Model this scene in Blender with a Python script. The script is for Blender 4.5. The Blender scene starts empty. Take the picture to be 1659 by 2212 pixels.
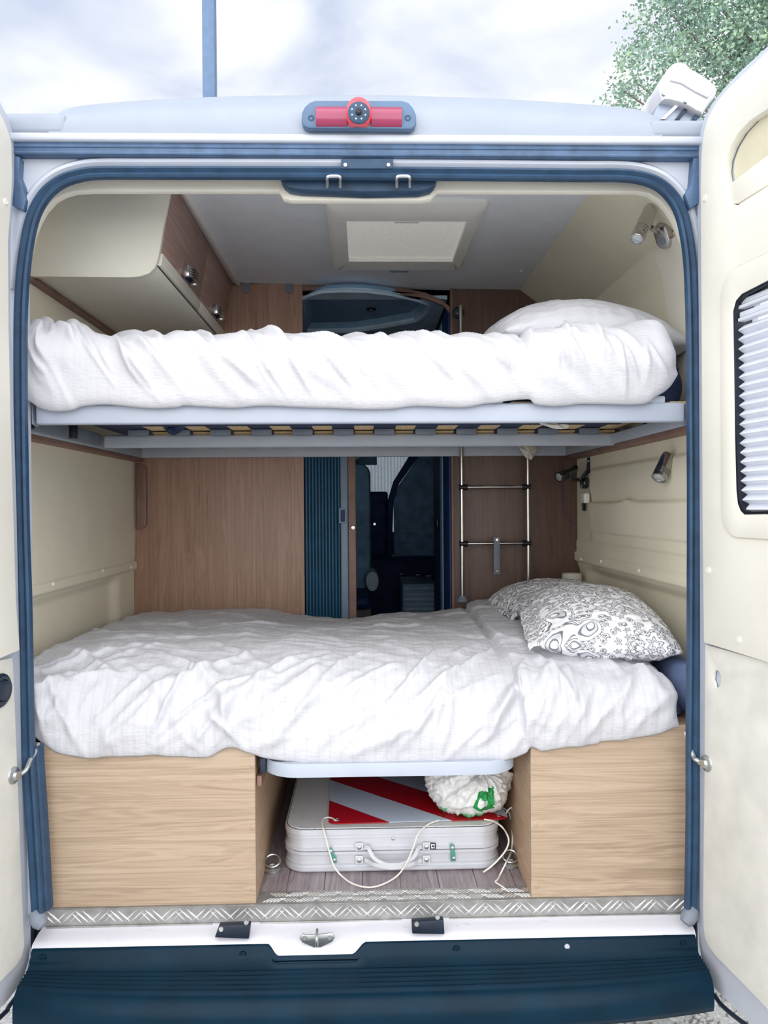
import bpy, bmesh, math, random
import numpy as np
from mathutils import Vector, Matrix
random.seed(7)
sc = bpy.context.scene
COL = sc.collection
PI = math.pi
R_ = math.radians

# ------------------------------------------------------------------ camera
W, H, F = 1659.0, 2212.0, 1661.0
CZ = 1.48                                   # eye height above the ground
CAM = Vector((0, -1.75, 0))                 # all builders work relative to eye height
ROT = (Matrix.Rotation(R_(-1.52), 3, 'Z') @ Matrix.Rotation(R_(90 - 0.38), 3, 'X') @ Matrix.Rotation(R_(-0.40), 3, 'Z'))
cd = bpy.data.cameras.new('camera'); cam = bpy.data.objects.new('camera', cd); COL.objects.link(cam)
cd.sensor_fit = 'HORIZONTAL'; cd.sensor_width = 36.0; cd.lens = 36.0 * F / W
cd.clip_start = 0.02; cd.clip_end = 300
cam.matrix_world = Matrix.Translation((CAM.x, CAM.y, CZ)) @ ROT.to_4x4()
sc.camera = cam

# ------------------------------------------------------------------ sky, sun, exposure
SKY = 0.54
world = bpy.data.worlds.new('sky'); sc.world = world; world.use_nodes = True
nt = world.node_tree; nt.nodes.clear()
o = nt.nodes.new('ShaderNodeOutputWorld'); bg = nt.nodes.new('ShaderNodeBackground')
tc = nt.nodes.new('ShaderNodeTexCoord'); mp = nt.nodes.new('ShaderNodeMapping')
mp.inputs['Scale'].default_value = (1.0, 1.0, 1.9); mp.inputs['Location'].default_value = (0.35, 0.1, 0.2)
n1 = nt.nodes.new('ShaderNodeTexNoise'); n1.inputs['Scale'].default_value = 4.2; n1.inputs['Detail'].default_value = 5; n1.inputs['Roughness'].default_value = .48
n1.inputs['Distortion'].default_value = .4
rp = nt.nodes.new('ShaderNodeValToRGB')
rp.color_ramp.elements[0].position = .36; rp.color_ramp.elements[0].color = (.57, .64, .80, 1)
rp.color_ramp.elements[1].position = .62; rp.color_ramp.elements[1].color = (.97, .98, 1.0, 1)
nt.links.new(tc.outputs['Generated'], mp.inputs['Vector']); nt.links.new(mp.outputs['Vector'], n1.inputs['Vector'])
nt.links.new(n1.outputs['Fac'], rp.inputs['Fac']); nt.links.new(rp.outputs['Color'], bg.inputs['Color'])
bg.inputs['Strength'].default_value = SKY
nt.links.new(bg.outputs['Background'], o.inputs['Surface'])

sl = bpy.data.lights.new('sun', 'SUN'); so = bpy.data.objects.new('sun', sl); COL.objects.link(so)
sl.energy = 2.5; sl.angle = R_(125); sl.color = (1.0, .985, .96)
so.rotation_euler = (R_(70), 0, R_(-6)); so.location = (0, -6, 8)

sc.view_settings.view_transform = 'Standard'; sc.view_settings.look = 'None'
sc.view_settings.gamma = 1.0; sc.view_settings.use_curve_mapping = False
sc.view_settings.exposure = 1.08
sc.cycles.diffuse_bounces = 10; sc.cycles.max_bounces = 14

# ------------------------------------------------------------------ pixel <-> place
def ray(px, py): return ROT @ Vector(((px - W / 2) / F, (H / 2 - py) / F, -1.0))
def at(px, py, Y):
    d = ray(px, py); return CAM + d * ((Y - CAM.y) / d.y)
def atz(px, py, z):
    d = ray(px, py); return CAM + d * (z / d.z)
def atx(px, py, x):
    d = ray(px, py); return CAM + d * (x / d.x)
def X(px, Y, py=1106): return at(px, py, Y).x
def Zr(py, Y, px=785): return at(px, py, Y).z
def xz(pts, Y): return [(at(a, b, Y).x, at(a, b, Y).z) for a, b in pts]

# ------------------------------------------------------------------ materials
def lin(c):
    return tuple(((v / 255) / 12.92 if v / 255 <= .04045 else ((v / 255 + .055) / 1.055) ** 2.4) for v in c) + (1.0,)
MATS = {}
class N:
    def __init__(s, name, col=(200, 200, 200), rough=.5, metal=0, spec=None):
        s.m = bpy.data.materials.new(name); s.m.use_nodes = True; s.t = s.m.node_tree
        s.b = s.t.nodes['Principled BSDF']
        s.b.inputs['Base Color'].default_value = lin(col); s.b.inputs['Roughness'].default_value = rough
        s.b.inputs['Metallic'].default_value = metal
        if spec is not None: s.b.inputs['Specular IOR Level'].default_value = spec
        MATS[name] = s.m
    def n(s, ty, **kw):
        x = s.t.nodes.new('ShaderNode' + ty)
        for k, v in kw.items():
            if k.startswith('_'): setattr(x, k[1:], v)
            else: x.inputs[k.replace('__', ' ')].default_value = v
        return x
    def l(s, a, b): s.t.links.new(a, b)
    def coord(s, kind='Object', scale=(1, 1, 1), rot=(0, 0, 0)):
        t = s.n('TexCoord'); m = s.n('Mapping'); m.inputs['Scale'].default_value = scale; m.inputs['Rotation'].default_value = rot
        s.l(t.outputs[kind], m.inputs['Vector']); return m.outputs['Vector']
    def ramp(s, fac, stops):
        r = s.n('ValToRGB'); e = r.color_ramp.elements
        while len(e) < len(stops): e.new(.5)
        for i, (p, c) in enumerate(stops): e[i].position = p; e[i].color = lin(c) if len(c) == 3 else c
        s.l(fac, r.inputs['Fac']); return r.outputs['Color']
    def math(s, op, a, b=None, c=None):
        m = s.n('Math', _operation=op)
        for i, v in enumerate((a, b, c)):
            if v is None: continue
            if isinstance(v, (int, float)): m.inputs[i].default_value = v
            else: s.l(v, m.inputs[i])
        return m.outputs[0]
    def mixc(s, f, a, b, blend='MIX'):
        m = s.n('Mix', _data_type='RGBA', _blend_type=blend)
        for i, v in ((0, f), (6, a), (7, b)):
            if isinstance(v, (int, float)): m.inputs[i].default_value = v
            elif isinstance(v, tuple): m.inputs[i].default_value = v if len(v) == 4 else lin(v)
            else: s.l(v, m.inputs[i])
        return m.outputs[2]
    def col(s, c): s.l(c, s.b.inputs['Base Color'])
    def bump(s, h, dist=.002, strength=1.0):
        b = s.n('Bump'); b.inputs['Distance'].default_value = dist; b.inputs['Strength'].default_value = strength
        s.l(h, b.inputs['Height']); s.l(b.outputs['Normal'], s.b.inputs['Normal'])
    def noise(s, vec, scale, detail=3, rough=.5, dist=0):
        n = s.n('TexNoise'); n.inputs['Scale'].default_value = scale; n.inputs['Detail'].default_value = detail
        n.inputs['Roughness'].default_value = rough; n.inputs['Distortion'].default_value = dist
        s.l(vec, n.inputs['Vector']); return n.outputs['Fac']

def plain(name, col, rough=.5, metal=0, var=.06, nscale=14, bump=0, bscale=300, spec=None, emit=0):
    m = N(name, col, rough, metal, spec)
    v = m.coord()
    f = m.noise(v, nscale, 4)
    c0 = tuple(max(0, int(q * (1 - var))) for q in col); c1 = tuple(min(255, int(q * (1 + var * .6))) for q in col)
    m.col(m.ramp(f, [(.3, c0), (.7, c1)]))
    if bump: m.bump(m.noise(v, bscale, 2), bump, .6)
    return m.m
def wood(name, c0, c1, c2, axis, rough=.45, sc_=1.0):
    m = N(name, c1, rough)
    st = {'x': (1.0, 16, 16), 'z': (16, 16, 1.0), 'y': (16, 1.0, 16)}[axis]
    st = tuple(q * sc_ for q in st)
    v = m.coord('Object', st)
    big = m.noise(v, 1.6, 3, .55, 1.6)
    fine = m.noise(m.coord('Object', tuple(q * (1.0 if q <= 1.01 * sc_ else 9) for q in st)), 2.2, 4, .6, .3)
    wv = m.math('SINE', m.math('MULTIPLY', big, 34))
    f = m.math('ADD', m.math('MULTIPLY', wv, .055), m.math('ADD', m.math('MULTIPLY', big, .42), m.math('MULTIPLY', fine, .55)))
    m.col(m.ramp(f, [(.28, c0), (.5, c1), (.72, c2)]))
    m.bump(fine, .0004, .4)
    return m.m

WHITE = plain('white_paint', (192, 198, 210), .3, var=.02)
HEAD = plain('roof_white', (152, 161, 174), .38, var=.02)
SILLW = N('scuffed_white_paint', (238, 238, 245), .35)
_v = SILLW.coord('Object', (3, 14, 30)); _f = SILLW.noise(_v, 3.0, 6, .7, 1.2)
SILLW.col(SILLW.ramp(_f, [(.29, (120, 122, 135)), (.36, (208, 208, 216)), (1, (212, 212, 220))])); SILLW = SILLW.m
RUBBER = plain('blue_black_rubber', (44, 72, 100), .46, var=.12, nscale=30, spec=.4)
RUBBER2 = plain('glare_paled_rubber', (78, 104, 136), .5, var=.14, nscale=24)  # veil glare at the top of the opening, painted in as paler rubber
BUMP = plain('bumper_plastic', (0, 35, 53), .38, var=.15, nscale=9, bump=.0002, bscale=700, spec=.16)
CREAM = plain('cream_panel', (235, 231, 218), .55, var=.025, nscale=5)
CREAMF = plain('cream_fabric', (232, 226, 205), .85, var=.015, nscale=8, bump=.0003, bscale=1200)
CREAMD = plain('cream_door', (231, 228, 217), .5, var=.02, nscale=5, bump=.0003, bscale=900)
CREAMD2 = plain('cream_door_felt', (221, 219, 211), .8, var=.05, nscale=12, bump=.0004, bscale=700)
CREAMS = plain('cream_shade', (214, 208, 182), .6, var=.03)
CEIL = plain('ceiling_board', (236, 240, 246), .6, var=.02)
OAK = wood('light_oak', (144, 123, 101), (175, 153, 130), (189, 170, 149), 'x')
OAKS = wood('light_oak_side', (168, 138, 112), (186, 156, 128), (198, 170, 142), 'y')
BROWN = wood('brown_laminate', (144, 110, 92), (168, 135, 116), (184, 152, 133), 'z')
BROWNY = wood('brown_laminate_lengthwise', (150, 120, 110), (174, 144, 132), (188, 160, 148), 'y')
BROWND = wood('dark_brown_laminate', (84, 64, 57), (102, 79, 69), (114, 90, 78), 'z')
BROWNT = plain('brown_trim', (134, 104, 92), .5, var=.1)
SLATM = wood('beech_slat', (214, 182, 130), (232, 204, 156), (240, 216, 172), 'y')
GREY = plain('grey_powder_coat', (176, 184, 196), .4, var=.02)
GREYF = plain('pale_grey_rail', (172, 180, 194), .38, var=.02)
GREYD = plain('grey_rubber', (120, 128, 140), .6, var=.1)
MATT = plain('blue_grey_ticking', (92, 106, 140), .8, var=.12, nscale=30, bump=.001, bscale=500)
MATD = plain('dark_blue_ticking', (46, 62, 96), .8, var=.15, nscale=20, bump=.001, bscale=400)
CHROME = plain('brushed_chrome', (196, 194, 192), .22, 1.0, var=.08)
CHROMED = plain('dark_chrome', (110, 116, 124), .25, 1.0, var=.1)
STEEL = plain('zinc_steel', (196, 200, 200), .35, .9, var=.12)
BLACK = plain('black_plastic', (18, 24, 38), .4, var=.2)
BLACKP = plain('black_steel_plate', (34, 46, 62), .45, .2, var=.2)
NAVY = plain('navy_dark', (24, 54, 112), .6, var=.2)
NAVY2 = plain('navy_fabric', (128, 172, 206), .8, var=.15)
TEAL = plain('teal_tambour', (22, 74, 104), .4, var=.08)
STEELB = plain('grey_blue_profile', (110, 132, 154), .4, var=.05)
CABB = plain('cab_lining', (196, 222, 240), .6, var=.06)
CABB2 = plain('cab_lining_dark', (150, 190, 220), .6, var=.06)
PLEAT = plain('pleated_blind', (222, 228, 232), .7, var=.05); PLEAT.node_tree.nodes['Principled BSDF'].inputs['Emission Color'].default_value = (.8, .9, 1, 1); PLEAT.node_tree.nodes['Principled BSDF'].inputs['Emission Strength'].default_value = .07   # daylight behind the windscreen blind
ALU = plain('anodised_aluminium', (214, 216, 222), .32, .35, var=.03)
ALUR = plain('bright_aluminium', (158, 157, 155), .4, .5, var=.1, nscale=40)
ALUB = plain('painted_highlight_bars', (240, 240, 240), .3, .6, var=.03)  # bars toned paler than the plate: highlight contrast put into the colour
SPECK = N('speckled_white_board', (214, 214, 212), .5)
_w = SPECK.n('TexVoronoi', Scale=105.0); SPECK.l(SPECK.coord('Object', (1, 1, 1)), _w.inputs['Vector'])
SPECK.col(SPECK.ramp(_w.outputs['Distance'], [(.10, (110, 112, 116)), (.15, (216, 216, 214))])); SPECK = SPECK.m
REDW = N('red_white_stripes', (200, 0, 20), .35)
_s = REDW.n('SeparateXYZ'); REDW.l(REDW.n('UVMap').outputs[0], _s.inputs[0])
_f = REDW.math('MODULO', REDW.math('ADD', _s.outputs[0], _s.outputs[1]), .32)
REDW.col(REDW.mixc(REDW.math('LESS_THAN', _f, .158), (196, 206, 222), (176, 6, 28))); REDW = REDW.m
RED = plain('red_edge', (176, 6, 28), .4)
GREENL = plain('green_latch', (72, 150, 132), .4, var=.08)
TRANS = plain('translucent_handle', (206, 208, 212), .3, var=.05)
BAG = plain('white_polythene', (228, 228, 226), .3, var=.03, nscale=30)
BAGG = plain('green_print', (22, 150, 74), .35, var=.2, nscale=30)
BAGL = plain('pale_green_print', (120, 206, 150), .35, var=.1, nscale=30)
CORD = plain('white_cord', (236, 232, 222), .6, var=.04)
LENS = N('red_lens', (150, 42, 84), .2); LENS.b.inputs['Coat Weight'].default_value = .6
_z = LENS.n('SeparateXYZ'); LENS.l(LENS.coord('Object', (1, 1, 220)), _z.inputs[0])
LENS.bump(LENS.math('SINE', _z.outputs[2]), .0008, .5); LENS = LENS.m
LENSH = plain('bright_red_hood', (240, 84, 96), .25, var=.04)
LEDM = N('led_white', (255, 255, 255), .3); LEDM.b.inputs['Emission Color'].default_value = (1, 1, 1, 1); LEDM.b.inputs['Emission Strength'].default_value = .5; LEDM = LEDM.m
LAMPH = plain('third_light_housing', (84, 112, 144), .4, var=.08)
GLASS = plain('lamp_lens', (190, 196, 198), .08, .3, var=.05)
BLINDM = plain('silver_blind', (222, 226, 236), .45, var=.02)
PAPER = plain('white_paper', (222, 218, 208), .9, var=.04)
VENTF = plain('ivory_plastic', (238, 237, 230), .5, var=.015)
SCREEN = N('woven_blind', (206, 205, 194), .9)
_v = SCREEN.coord('Object', (120, 380, 1)); _f = SCREEN.noise(_v, 1.0, 4, .7)
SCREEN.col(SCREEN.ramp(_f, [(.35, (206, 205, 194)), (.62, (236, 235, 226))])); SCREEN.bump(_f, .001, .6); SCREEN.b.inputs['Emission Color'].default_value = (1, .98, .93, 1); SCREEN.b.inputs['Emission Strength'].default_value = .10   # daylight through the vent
SCREEN = SCREEN.m
AWN = plain('awning_white', (214, 214, 219), .3, var=.015)
AWNG = plain('awning_grey', (150, 160, 176), .35, .3, var=.05)
POLE = plain('dark_pole', (84, 110, 142), .5, var=.05)
LEAF = N('leaves', (110, 140, 120), .7)
_f = LEAF.noise(LEAF.coord(), 1.7, 5, .7); LEAF.col(LEAF.ramp(_f, [(.3, (104, 134, 132)), (.5, (126, 156, 136)), (.7, (164, 188, 150))]))
LEAF.b.inputs['Transmission Weight'].default_value = 0; LEAF = LEAF.m
BARK = plain('bark', (120, 112, 108), .9, var=.2)
ASPH = N('gravelly_asphalt', (170, 168, 166), .9)
_f = ASPH.noise(ASPH.coord(), 90, 5, .7); ASPH.col(ASPH.ramp(_f, [(.35, (168, 168, 168)), (.65, (228, 226, 222))])); ASPH.bump(_f, .006, .8); ASPH = ASPH.m
STONE = plain('gravel_stone', (178, 176, 172), .9, var=.25, nscale=60)
PLANK = wood('grey_vinyl_plank', (112, 100, 104), (146, 134, 138), (172, 162, 164), 'y', .4, 1.6)
PLANKB = plain('plank_joint', (176, 170, 170), .6)

def duvet_mat(name, stripes):
    m = N(name, (240, 240, 242), .85)
    uv = m.n('UVMap').outputs[0]
    sp = m.n('SeparateXYZ'); m.l(uv, sp.inputs[0])
    wob = m.noise(uv, 9, 2)
    u = m.math('ADD', sp.outputs[0], m.math('MULTIPLY', wob, .006))
    st = m.math('POWER', m.math('ABSOLUTE', m.math('SINE', m.math('MULTIPLY', u, PI / .0265))), 8.0)   # broad bands
    ln = m.math('GREATER_THAN', m.math('ABSOLUTE', m.math('COSINE', m.math('MULTIPLY', u, PI / .0265))), .93)
    mp_ = m.n('Mapping'); mp_.inputs['Scale'].default_value = (38, 120, 1); m.l(uv, mp_.inputs['Vector'])
    pk = m.noise(mp_.outputs[0], 1.6, 4, .6, .4)
    mp2 = m.n('Mapping'); mp2.inputs['Scale'].default_value = (9, 14, 1); m.l(uv, mp2.inputs['Vector'])
    cr = m.noise(mp2.outputs[0], 1.5, 4, .55, .8)
    c = m.mixc(m.math('MULTIPLY', ln, .20 * stripes), (200, 200, 205), (172, 178, 186))
    m.col(c)
    h = m.math('ADD', m.math('MULTIPLY', pk, .0028), m.math('ADD', m.math('MULTIPLY', st, .0010 * stripes), m.math('MULTIPLY', cr, .006)))
    m.bump(h, 1.0, .55)
    m.b.inputs['Sheen Weight'].default_value = .1
    return m.m
DUV = duvet_mat('seersucker_duvet', 1.0)
DUV2 = duvet_mat('seersucker_duvet_upper', .35)
PILW = duvet_mat('white_pillowcase', 0.0)

def paisley():
    m = N('paisley_print', (235, 235, 238), .8)
    uv = m.n('UVMap').outputs[0]
    wn = m.n('TexNoise'); wn.inputs['Scale'].default_value = 9; wn.inputs['Detail'].default_value = 2; m.l(uv, wn.inputs['Vector'])
    va = m.n('VectorMath', _operation='SCALE'); va.inputs['Scale'].default_value = .007
    m.l(wn.outputs['Color'], va.inputs[0])
    add = m.n('VectorMath', _operation='ADD'); m.l(uv, add.inputs[0]); m.l(va.outputs[0], add.inputs[1])
    def motif(scale, petals, levels, wid, warp):
        s = m.n('VectorMath', _operation='SCALE'); s.inputs['Scale'].default_value = scale; m.l(add.outputs[0] if warp else uv, s.inputs[0])
        v = m.n('TexVoronoi', _voronoi_dimensions='2D', Scale=1.0, Randomness=.75); m.l(s.outputs[0], v.inputs['Vector'])
        d = m.n('VectorMath', _operation='SUBTRACT'); m.l(s.outputs[0], d.inputs[0]); m.l(v.outputs['Position'], d.inputs[1])
        x = m.n('SeparateXYZ'); m.l(d.outputs[0], x.inputs[0])
        th = m.math('ARCTAN2', x.outputs[1], x.outputs[0])
        cc = m.n('SeparateColor'); m.l(v.outputs['Color'], cc.inputs[0])
        r = v.outputs['Distance']
        fl = m.math('MULTIPLY', r, m.math('ADD', 1.0, m.math('MULTIPLY', m.math('COSINE', m.math('MULTIPLY', th, petals)), .26)))
        ph = m.math('MULTIPLY', cc.outputs[1], 6.28)
        td = m.math('MULTIPLY', r, m.math('ADD', 1.0, m.math('MULTIPLY', m.math('COSINE', m.math('ADD', th, m.math('ADD', ph, m.math('MULTIPLY', r, 4)))), .55)))
        sel = m.math('GREATER_THAN', cc.outputs[0], .5)
        q = m.math('ADD', m.math('MULTIPLY', fl, sel), m.math('MULTIPLY', td, m.math('SUBTRACT', 1.0, sel)))
        out = None
        for L in levels:
            k = m.math('LESS_THAN', m.math('ABSOLUTE', m.math('SUBTRACT', q, L)), wid)
            out = k if out is None else m.math('MAXIMUM', out, k)
        # dashes round the rim
        da = m.math('MULTIPLY', m.math('GREATER_THAN', m.math('SINE', m.math('MULTIPLY', th, 26)), .1),
                    m.math('LESS_THAN', m.math('ABSOLUTE', m.math('SUBTRACT', q, levels[-1] - .055)), .022))
        out = m.math('MAXIMUM', out, da)
        fill = m.math('LESS_THAN', m.math('ABSOLUTE', m.math('SUBTRACT', q, (levels[0] + levels[1]) / 2)), (levels[1] - levels[0]) / 2)
        outside = m.math('GREATER_THAN', q, levels[-1] + .02)
        return out, fill, outside
    a, fa, oa = motif(9.5, 6, (.08, .17, .31, .40), .013, True)
    b, fb, ob = motif(38, 5, (.10, .26), .045, False)
    lines = m.math('MAXIMUM', a, m.math('MULTIPLY', b, oa))
    c = m.mixc(m.math('MULTIPLY', fa, .45), (238, 238, 241), (150, 152, 160))
    c = m.mixc(m.math('MULTIPLY', lines, .85), c, (84, 88, 98))
    m.col(c); m.bump(m.noise(uv, 22, 3), .006, .5)
    return m.m
PAIS = paisley()

# ------------------------------------------------------------------ builders
def setup(o, mat, parent):
    if mat is not None: o.data.materials.append(mat)
    COL.objects.link(o)
    if parent is not None:
        o.parent = parent
        if parent.type == 'EMPTY': o.matrix_parent_inverse = Matrix.Translation(-parent.location)
    return o
def tag(o, label=None, cat=None, group=None, kind=None):
    for k, v in (('label', label), ('category', cat), ('group', group), ('kind', kind)):
        if v: o[k] = v
    return o
def empty(name, loc, label=None, cat=None, group=None, kind=None):
    o = bpy.data.objects.new(name, None); COL.objects.link(o)
    o.location = Vector(loc) + Vector((0, 0, CZ)); o.empty_display_size = .05
    return tag(o, label, cat, group, kind)

def rrect(x0, x1, y0, y1, r, n=6):
    r4 = r if isinstance(r, (tuple, list)) else (r,) * 4        # corners: x1y1, x0y1, x0y0, x1y0
    out = []
    for (cx, cy, a0), q in zip(((x1, y1, 0), (x0, y1, 90), (x0, y0, 180), (x1, y0, 270)), r4):
        ox = cx - q if cx == x1 else cx + q; oy = cy - q if cy == y1 else cy + q
        for i in range(n + 1):
            a = R_(a0 + 90 * i / n); out.append((ox + q * math.cos(a), oy + q * math.sin(a)))
    return out
def catmull(pts, n=8, closed=False):
    P = [Vector(p) for p in pts]; out = []
    m = len(P); rng = range(m if closed else m - 1)
    for i in rng:
        p1, p2 = P[i % m], P[(i + 1) % m]
        p0 = P[(i - 1) % m] if closed or i > 0 else p1 * 2 - p2
        p3 = P[(i + 2) % m] if closed or i + 2 < m else p2 * 2 - p1
        for k in range(n):
            t = k / n
            out.append(.5 * ((2 * p1) + (p2 - p0) * t + (2 * p0 - 5 * p1 + 4 * p2 - p3) * t * t + (3 * p1 - p0 - 3 * p2 + p3) * t ** 3))
    if not closed: out.append(P[-1].copy())
    return out

class G:
    def __init__(s): s.bm = bmesh.new()
    def _merge(s, t):
        me = bpy.data.meshes.new('t'); t.to_mesh(me); t.free(); s.bm.from_mesh(me); bpy.data.meshes.remove(me); return s
    def box(s, a, b, bev=0, seg=2, M=None):
        t = bmesh.new(); bmesh.ops.create_cube(t, size=1)
        a, b = Vector(a), Vector(b); c = (a + b) / 2; d = b - a
        for v in t.verts: v.co = Vector((c.x + v.co.x * d.x, c.y + v.co.y * d.y, c.z + v.co.z * d.z))
        if bev: bmesh.ops.bevel(t, geom=list(t.edges), offset=min(bev, .49 * min(abs(q) for q in d)), segments=seg, affect='EDGES', profile=.5)
        if M is not None: bmesh.ops.transform(t, matrix=M, verts=t.verts)
        return s._merge(t)
    def plate(s, outer, holes, fn, s0, s1, bev=0):
        """solid plate: 2D outline with holes, fn(a, b, depth) gives the place"""
        t = bmesh.new(); edges = []; loops = []
        for lp in [outer] + list(holes):
            vs = [t.verts.new((p[0], p[1], 0)) for p in lp]; loops.append(vs)
            for i in range(len(vs)): edges.append(t.edges.new((vs[i], vs[(i + 1) % len(vs)])))
        if holes: bmesh.ops.triangle_fill(t, edges=edges, use_beauty=True, use_dissolve=False)
        else: t.faces.new(loops[0])
        faces = list(t.faces)
        back = {v: t.verts.new((v.co.x, v.co.y, 1)) for v in list(t.verts)}
        for f in faces: t.faces.new([back[v] for v in reversed(f.verts)])
        for vs in loops:
            for i in range(len(vs)):
                a, b = vs[i], vs[(i + 1) % len(vs)]
                t.faces.new((a, b, back[b], back[a]))
        for v in t.verts: v.co = Vector(fn(v.co.x, v.co.y, s0 if v.co.z < .5 else s1))
        bmesh.ops.recalc_face_normals(t, faces=t.faces)
        if bev:
            es = [e for e in t.edges if len(e.link_faces) == 2 and e.calc_face_angle(0) > .9]
            bmesh.ops.bevel(t, geom=es, offset=bev, segments=2, affect='EDGES', profile=.5)
        return s._merge(t)
    def prism(s, pts, axis, a, b, bev=0, holes=()):
        fn = {'y': lambda u, v, d: (u, d, v), 'x': lambda u, v, d: (d, u, v), 'z': lambda u, v, d: (u, v, d)}[axis]
        return s.plate(pts, holes, fn, a, b, bev)
    def loops(s, rings, cap0=True, cap1=True, closed=True):
        vs = [[s.bm.verts.new(p) for p in r] for r in rings]; n = len(vs[0])
        for i in range(len(vs) - 1):
            for j in range(n if closed else n - 1):
                k = (j + 1) % n
                try: s.bm.faces.new((vs[i][j], vs[i][k], vs[i + 1][k], vs[i + 1][j]))
                except ValueError: pass
        if closed:
            if cap0: s.bm.faces.new(list(reversed(vs[0])))
            if cap1: s.bm.faces.new(vs[-1])
        return s
    def tube(s, path, r, n=8, closed=False, cap=True):
        P = [Vector(p) for p in path]; m = len(P); rings = []
        up = None
        for i in range(m):
            a = P[(i - 1) % m] if (closed or i > 0) else P[i]; b = P[(i + 1) % m] if (closed or i < m - 1) else P[i]
            t = (b - a).normalized()
            if up is None: up = Vector((0, 0, 1)) if abs(t.z) < .9 else Vector((1, 0, 0))
            sx = t.cross(up).normalized(); up = sx.cross(t).normalized()
            rr = r[i] if isinstance(r, (list, tuple)) else r
            rings.append([P[i] + sx * rr * math.cos(2 * PI * k / n) + up * rr * math.sin(2 * PI * k / n) for k in range(n)])
        if closed: rings.append(rings[0]); return s.loops(rings, False, False)
        return s.loops(rings, cap, cap)
    def lathe(s, prof, o, ax, n=20):
        ax = Vector(ax).normalized(); u = ax.cross(Vector((0, 0, 1)) if abs(ax.z) < .9 else Vector((1, 0, 0))).normalized(); v = ax.cross(u); o = Vector(o)
        rings = [[o + ax * h + u * max(r, 1e-5) * math.cos(2 * PI * k / n) + v * max(r, 1e-5) * math.sin(2 * PI * k / n) for k in range(n)] for r, h in prof]
        return s.loops(rings)
    def sweep(s, path, prof, closed_prof=True):
        """2D path in (x, z); profile of (n, y): n towards the path's right-hand side"""
        m = len(path); rings = []
        for i in range(m):
            a = Vector(path[max(i - 1, 0)]); b = Vector(path[min(i + 1, m - 1)]); t = (b - a).normalized(); nn = Vector((t.y, -t.x))
            rings.append([(path[i][0] + nn.x * q, y, path[i][1] + nn.y * q) for q, y in prof])
        return s.loops(rings, closed=closed_prof)
    def stack(s, levels, fn=None):
        """levels: (z, outline[(x, y)])"""
        return s.loops([[(p[0], p[1], z) if fn is None else fn(p[0], p[1], z) for p in ol] for z, ol in levels])
    def build(s, name, mat, parent=None, uv=None, sharp=35, flip=True, smooth=True):
        bm = s.bm
        bmesh.ops.remove_doubles(bm, verts=bm.verts, dist=1e-6)
        if flip: bmesh.ops.recalc_face_normals(bm, faces=bm.faces)
        if uv:
            L = bm.loops.layers.uv.new('UVMap')
            for f in bm.faces:
                for l in f.loops: l[L].uv = uv(l.vert.co)
        for f in bm.faces: f.smooth = smooth
        lim = R_(sharp)
        for e in bm.edges:
            if len(e.link_faces) == 2 and e.calc_face_angle(0) > lim: e.smooth = False
        for v in bm.verts: v.co.z += CZ
        me = bpy.data.meshes.new(name); bm.to_mesh(me); bm.free()
        return setup(bpy.data.objects.new(name, me), mat, parent)

def grid_obj(name, P, mat, parent=None, UV=None, wrap_v=False, caps=False, mats=None, midx=None):
    P = np.asarray(P, float); nu, nv = P.shape[:2]
    V = P.reshape(-1, 3).copy(); V[:, 2] += CZ
    fs = []; last = nv if wrap_v else nv - 1
    for i in range(nu - 1):
        for j in range(last):
            k = (j + 1) % nv
            fs.append((i * nv + j, (i + 1) * nv + j, (i + 1) * nv + k, i * nv + k))
    if caps:
        fs.append(tuple(range(nv))); fs.append(tuple(reversed([(nu - 1) * nv + j for j in range(nv)])))
    me = bpy.data.meshes.new(name); me.from_pydata(V.tolist(), [], fs)
    if UV is not None:
        uvl = me.uv_layers.new(name='UVMap'); idx = np.empty(len(me.loops), np.int32); me.loops.foreach_get('vertex_index', idx)
        uvl.data.foreach_set('uv', np.asarray(UV, float).reshape(-1, 2)[idx].astype(np.float32).ravel())
    me.shade_smooth()
    o = setup(bpy.data.objects.new(name, me), mat, parent)
    if mats:
        for q in mats: me.materials.append(q)
        me.polygons.foreach_set('material_index', np.asarray(midx + [0] * (len(me.polygons) - len(midx)), np.int32))
    bm = bmesh.new(); bm.from_mesh(me); bmesh.ops.recalc_face_normals(bm, faces=bm.faces); bm.to_mesh(me); bm.free()
    return o

_rs = np.random.RandomState(3); _perm = np.concatenate([_rs.permutation(256)] * 3); _ga = _rs.rand(256) * 2 * PI
def perlin(x, y):
    xi = np.floor(x).astype(int); yi = np.floor(y).astype(int); xf = x - xi; yf = y - yi
    u = xf ** 3 * (xf * (xf * 6 - 15) + 10); v = yf ** 3 * (yf * (yf * 6 - 15) + 10)
    def g(ix, iy, dx, dy):
        a = _ga[_perm[(_perm[ix & 255] + iy) & 255]]; return np.cos(a) * dx + np.sin(a) * dy
    a = g(xi, yi, xf, yf); b = g(xi + 1, yi, xf - 1, yf); c = g(xi, yi + 1, xf, yf - 1); d = g(xi + 1, yi + 1, xf - 1, yf - 1)
    return (a + u * (b - a)) * (1 - v) + (c + u * (d - c)) * v
def rot_noise(U, S, ang, fa, fb, off=0):
    c, s_ = math.cos(ang), math.sin(ang); return perlin((U * c + S * s_) * fa + off, (-U * s_ + S * c) * fb + off * 1.7)
def ridge(n): return 1 - np.minimum(1, np.abs(n) * 2.6)
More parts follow.
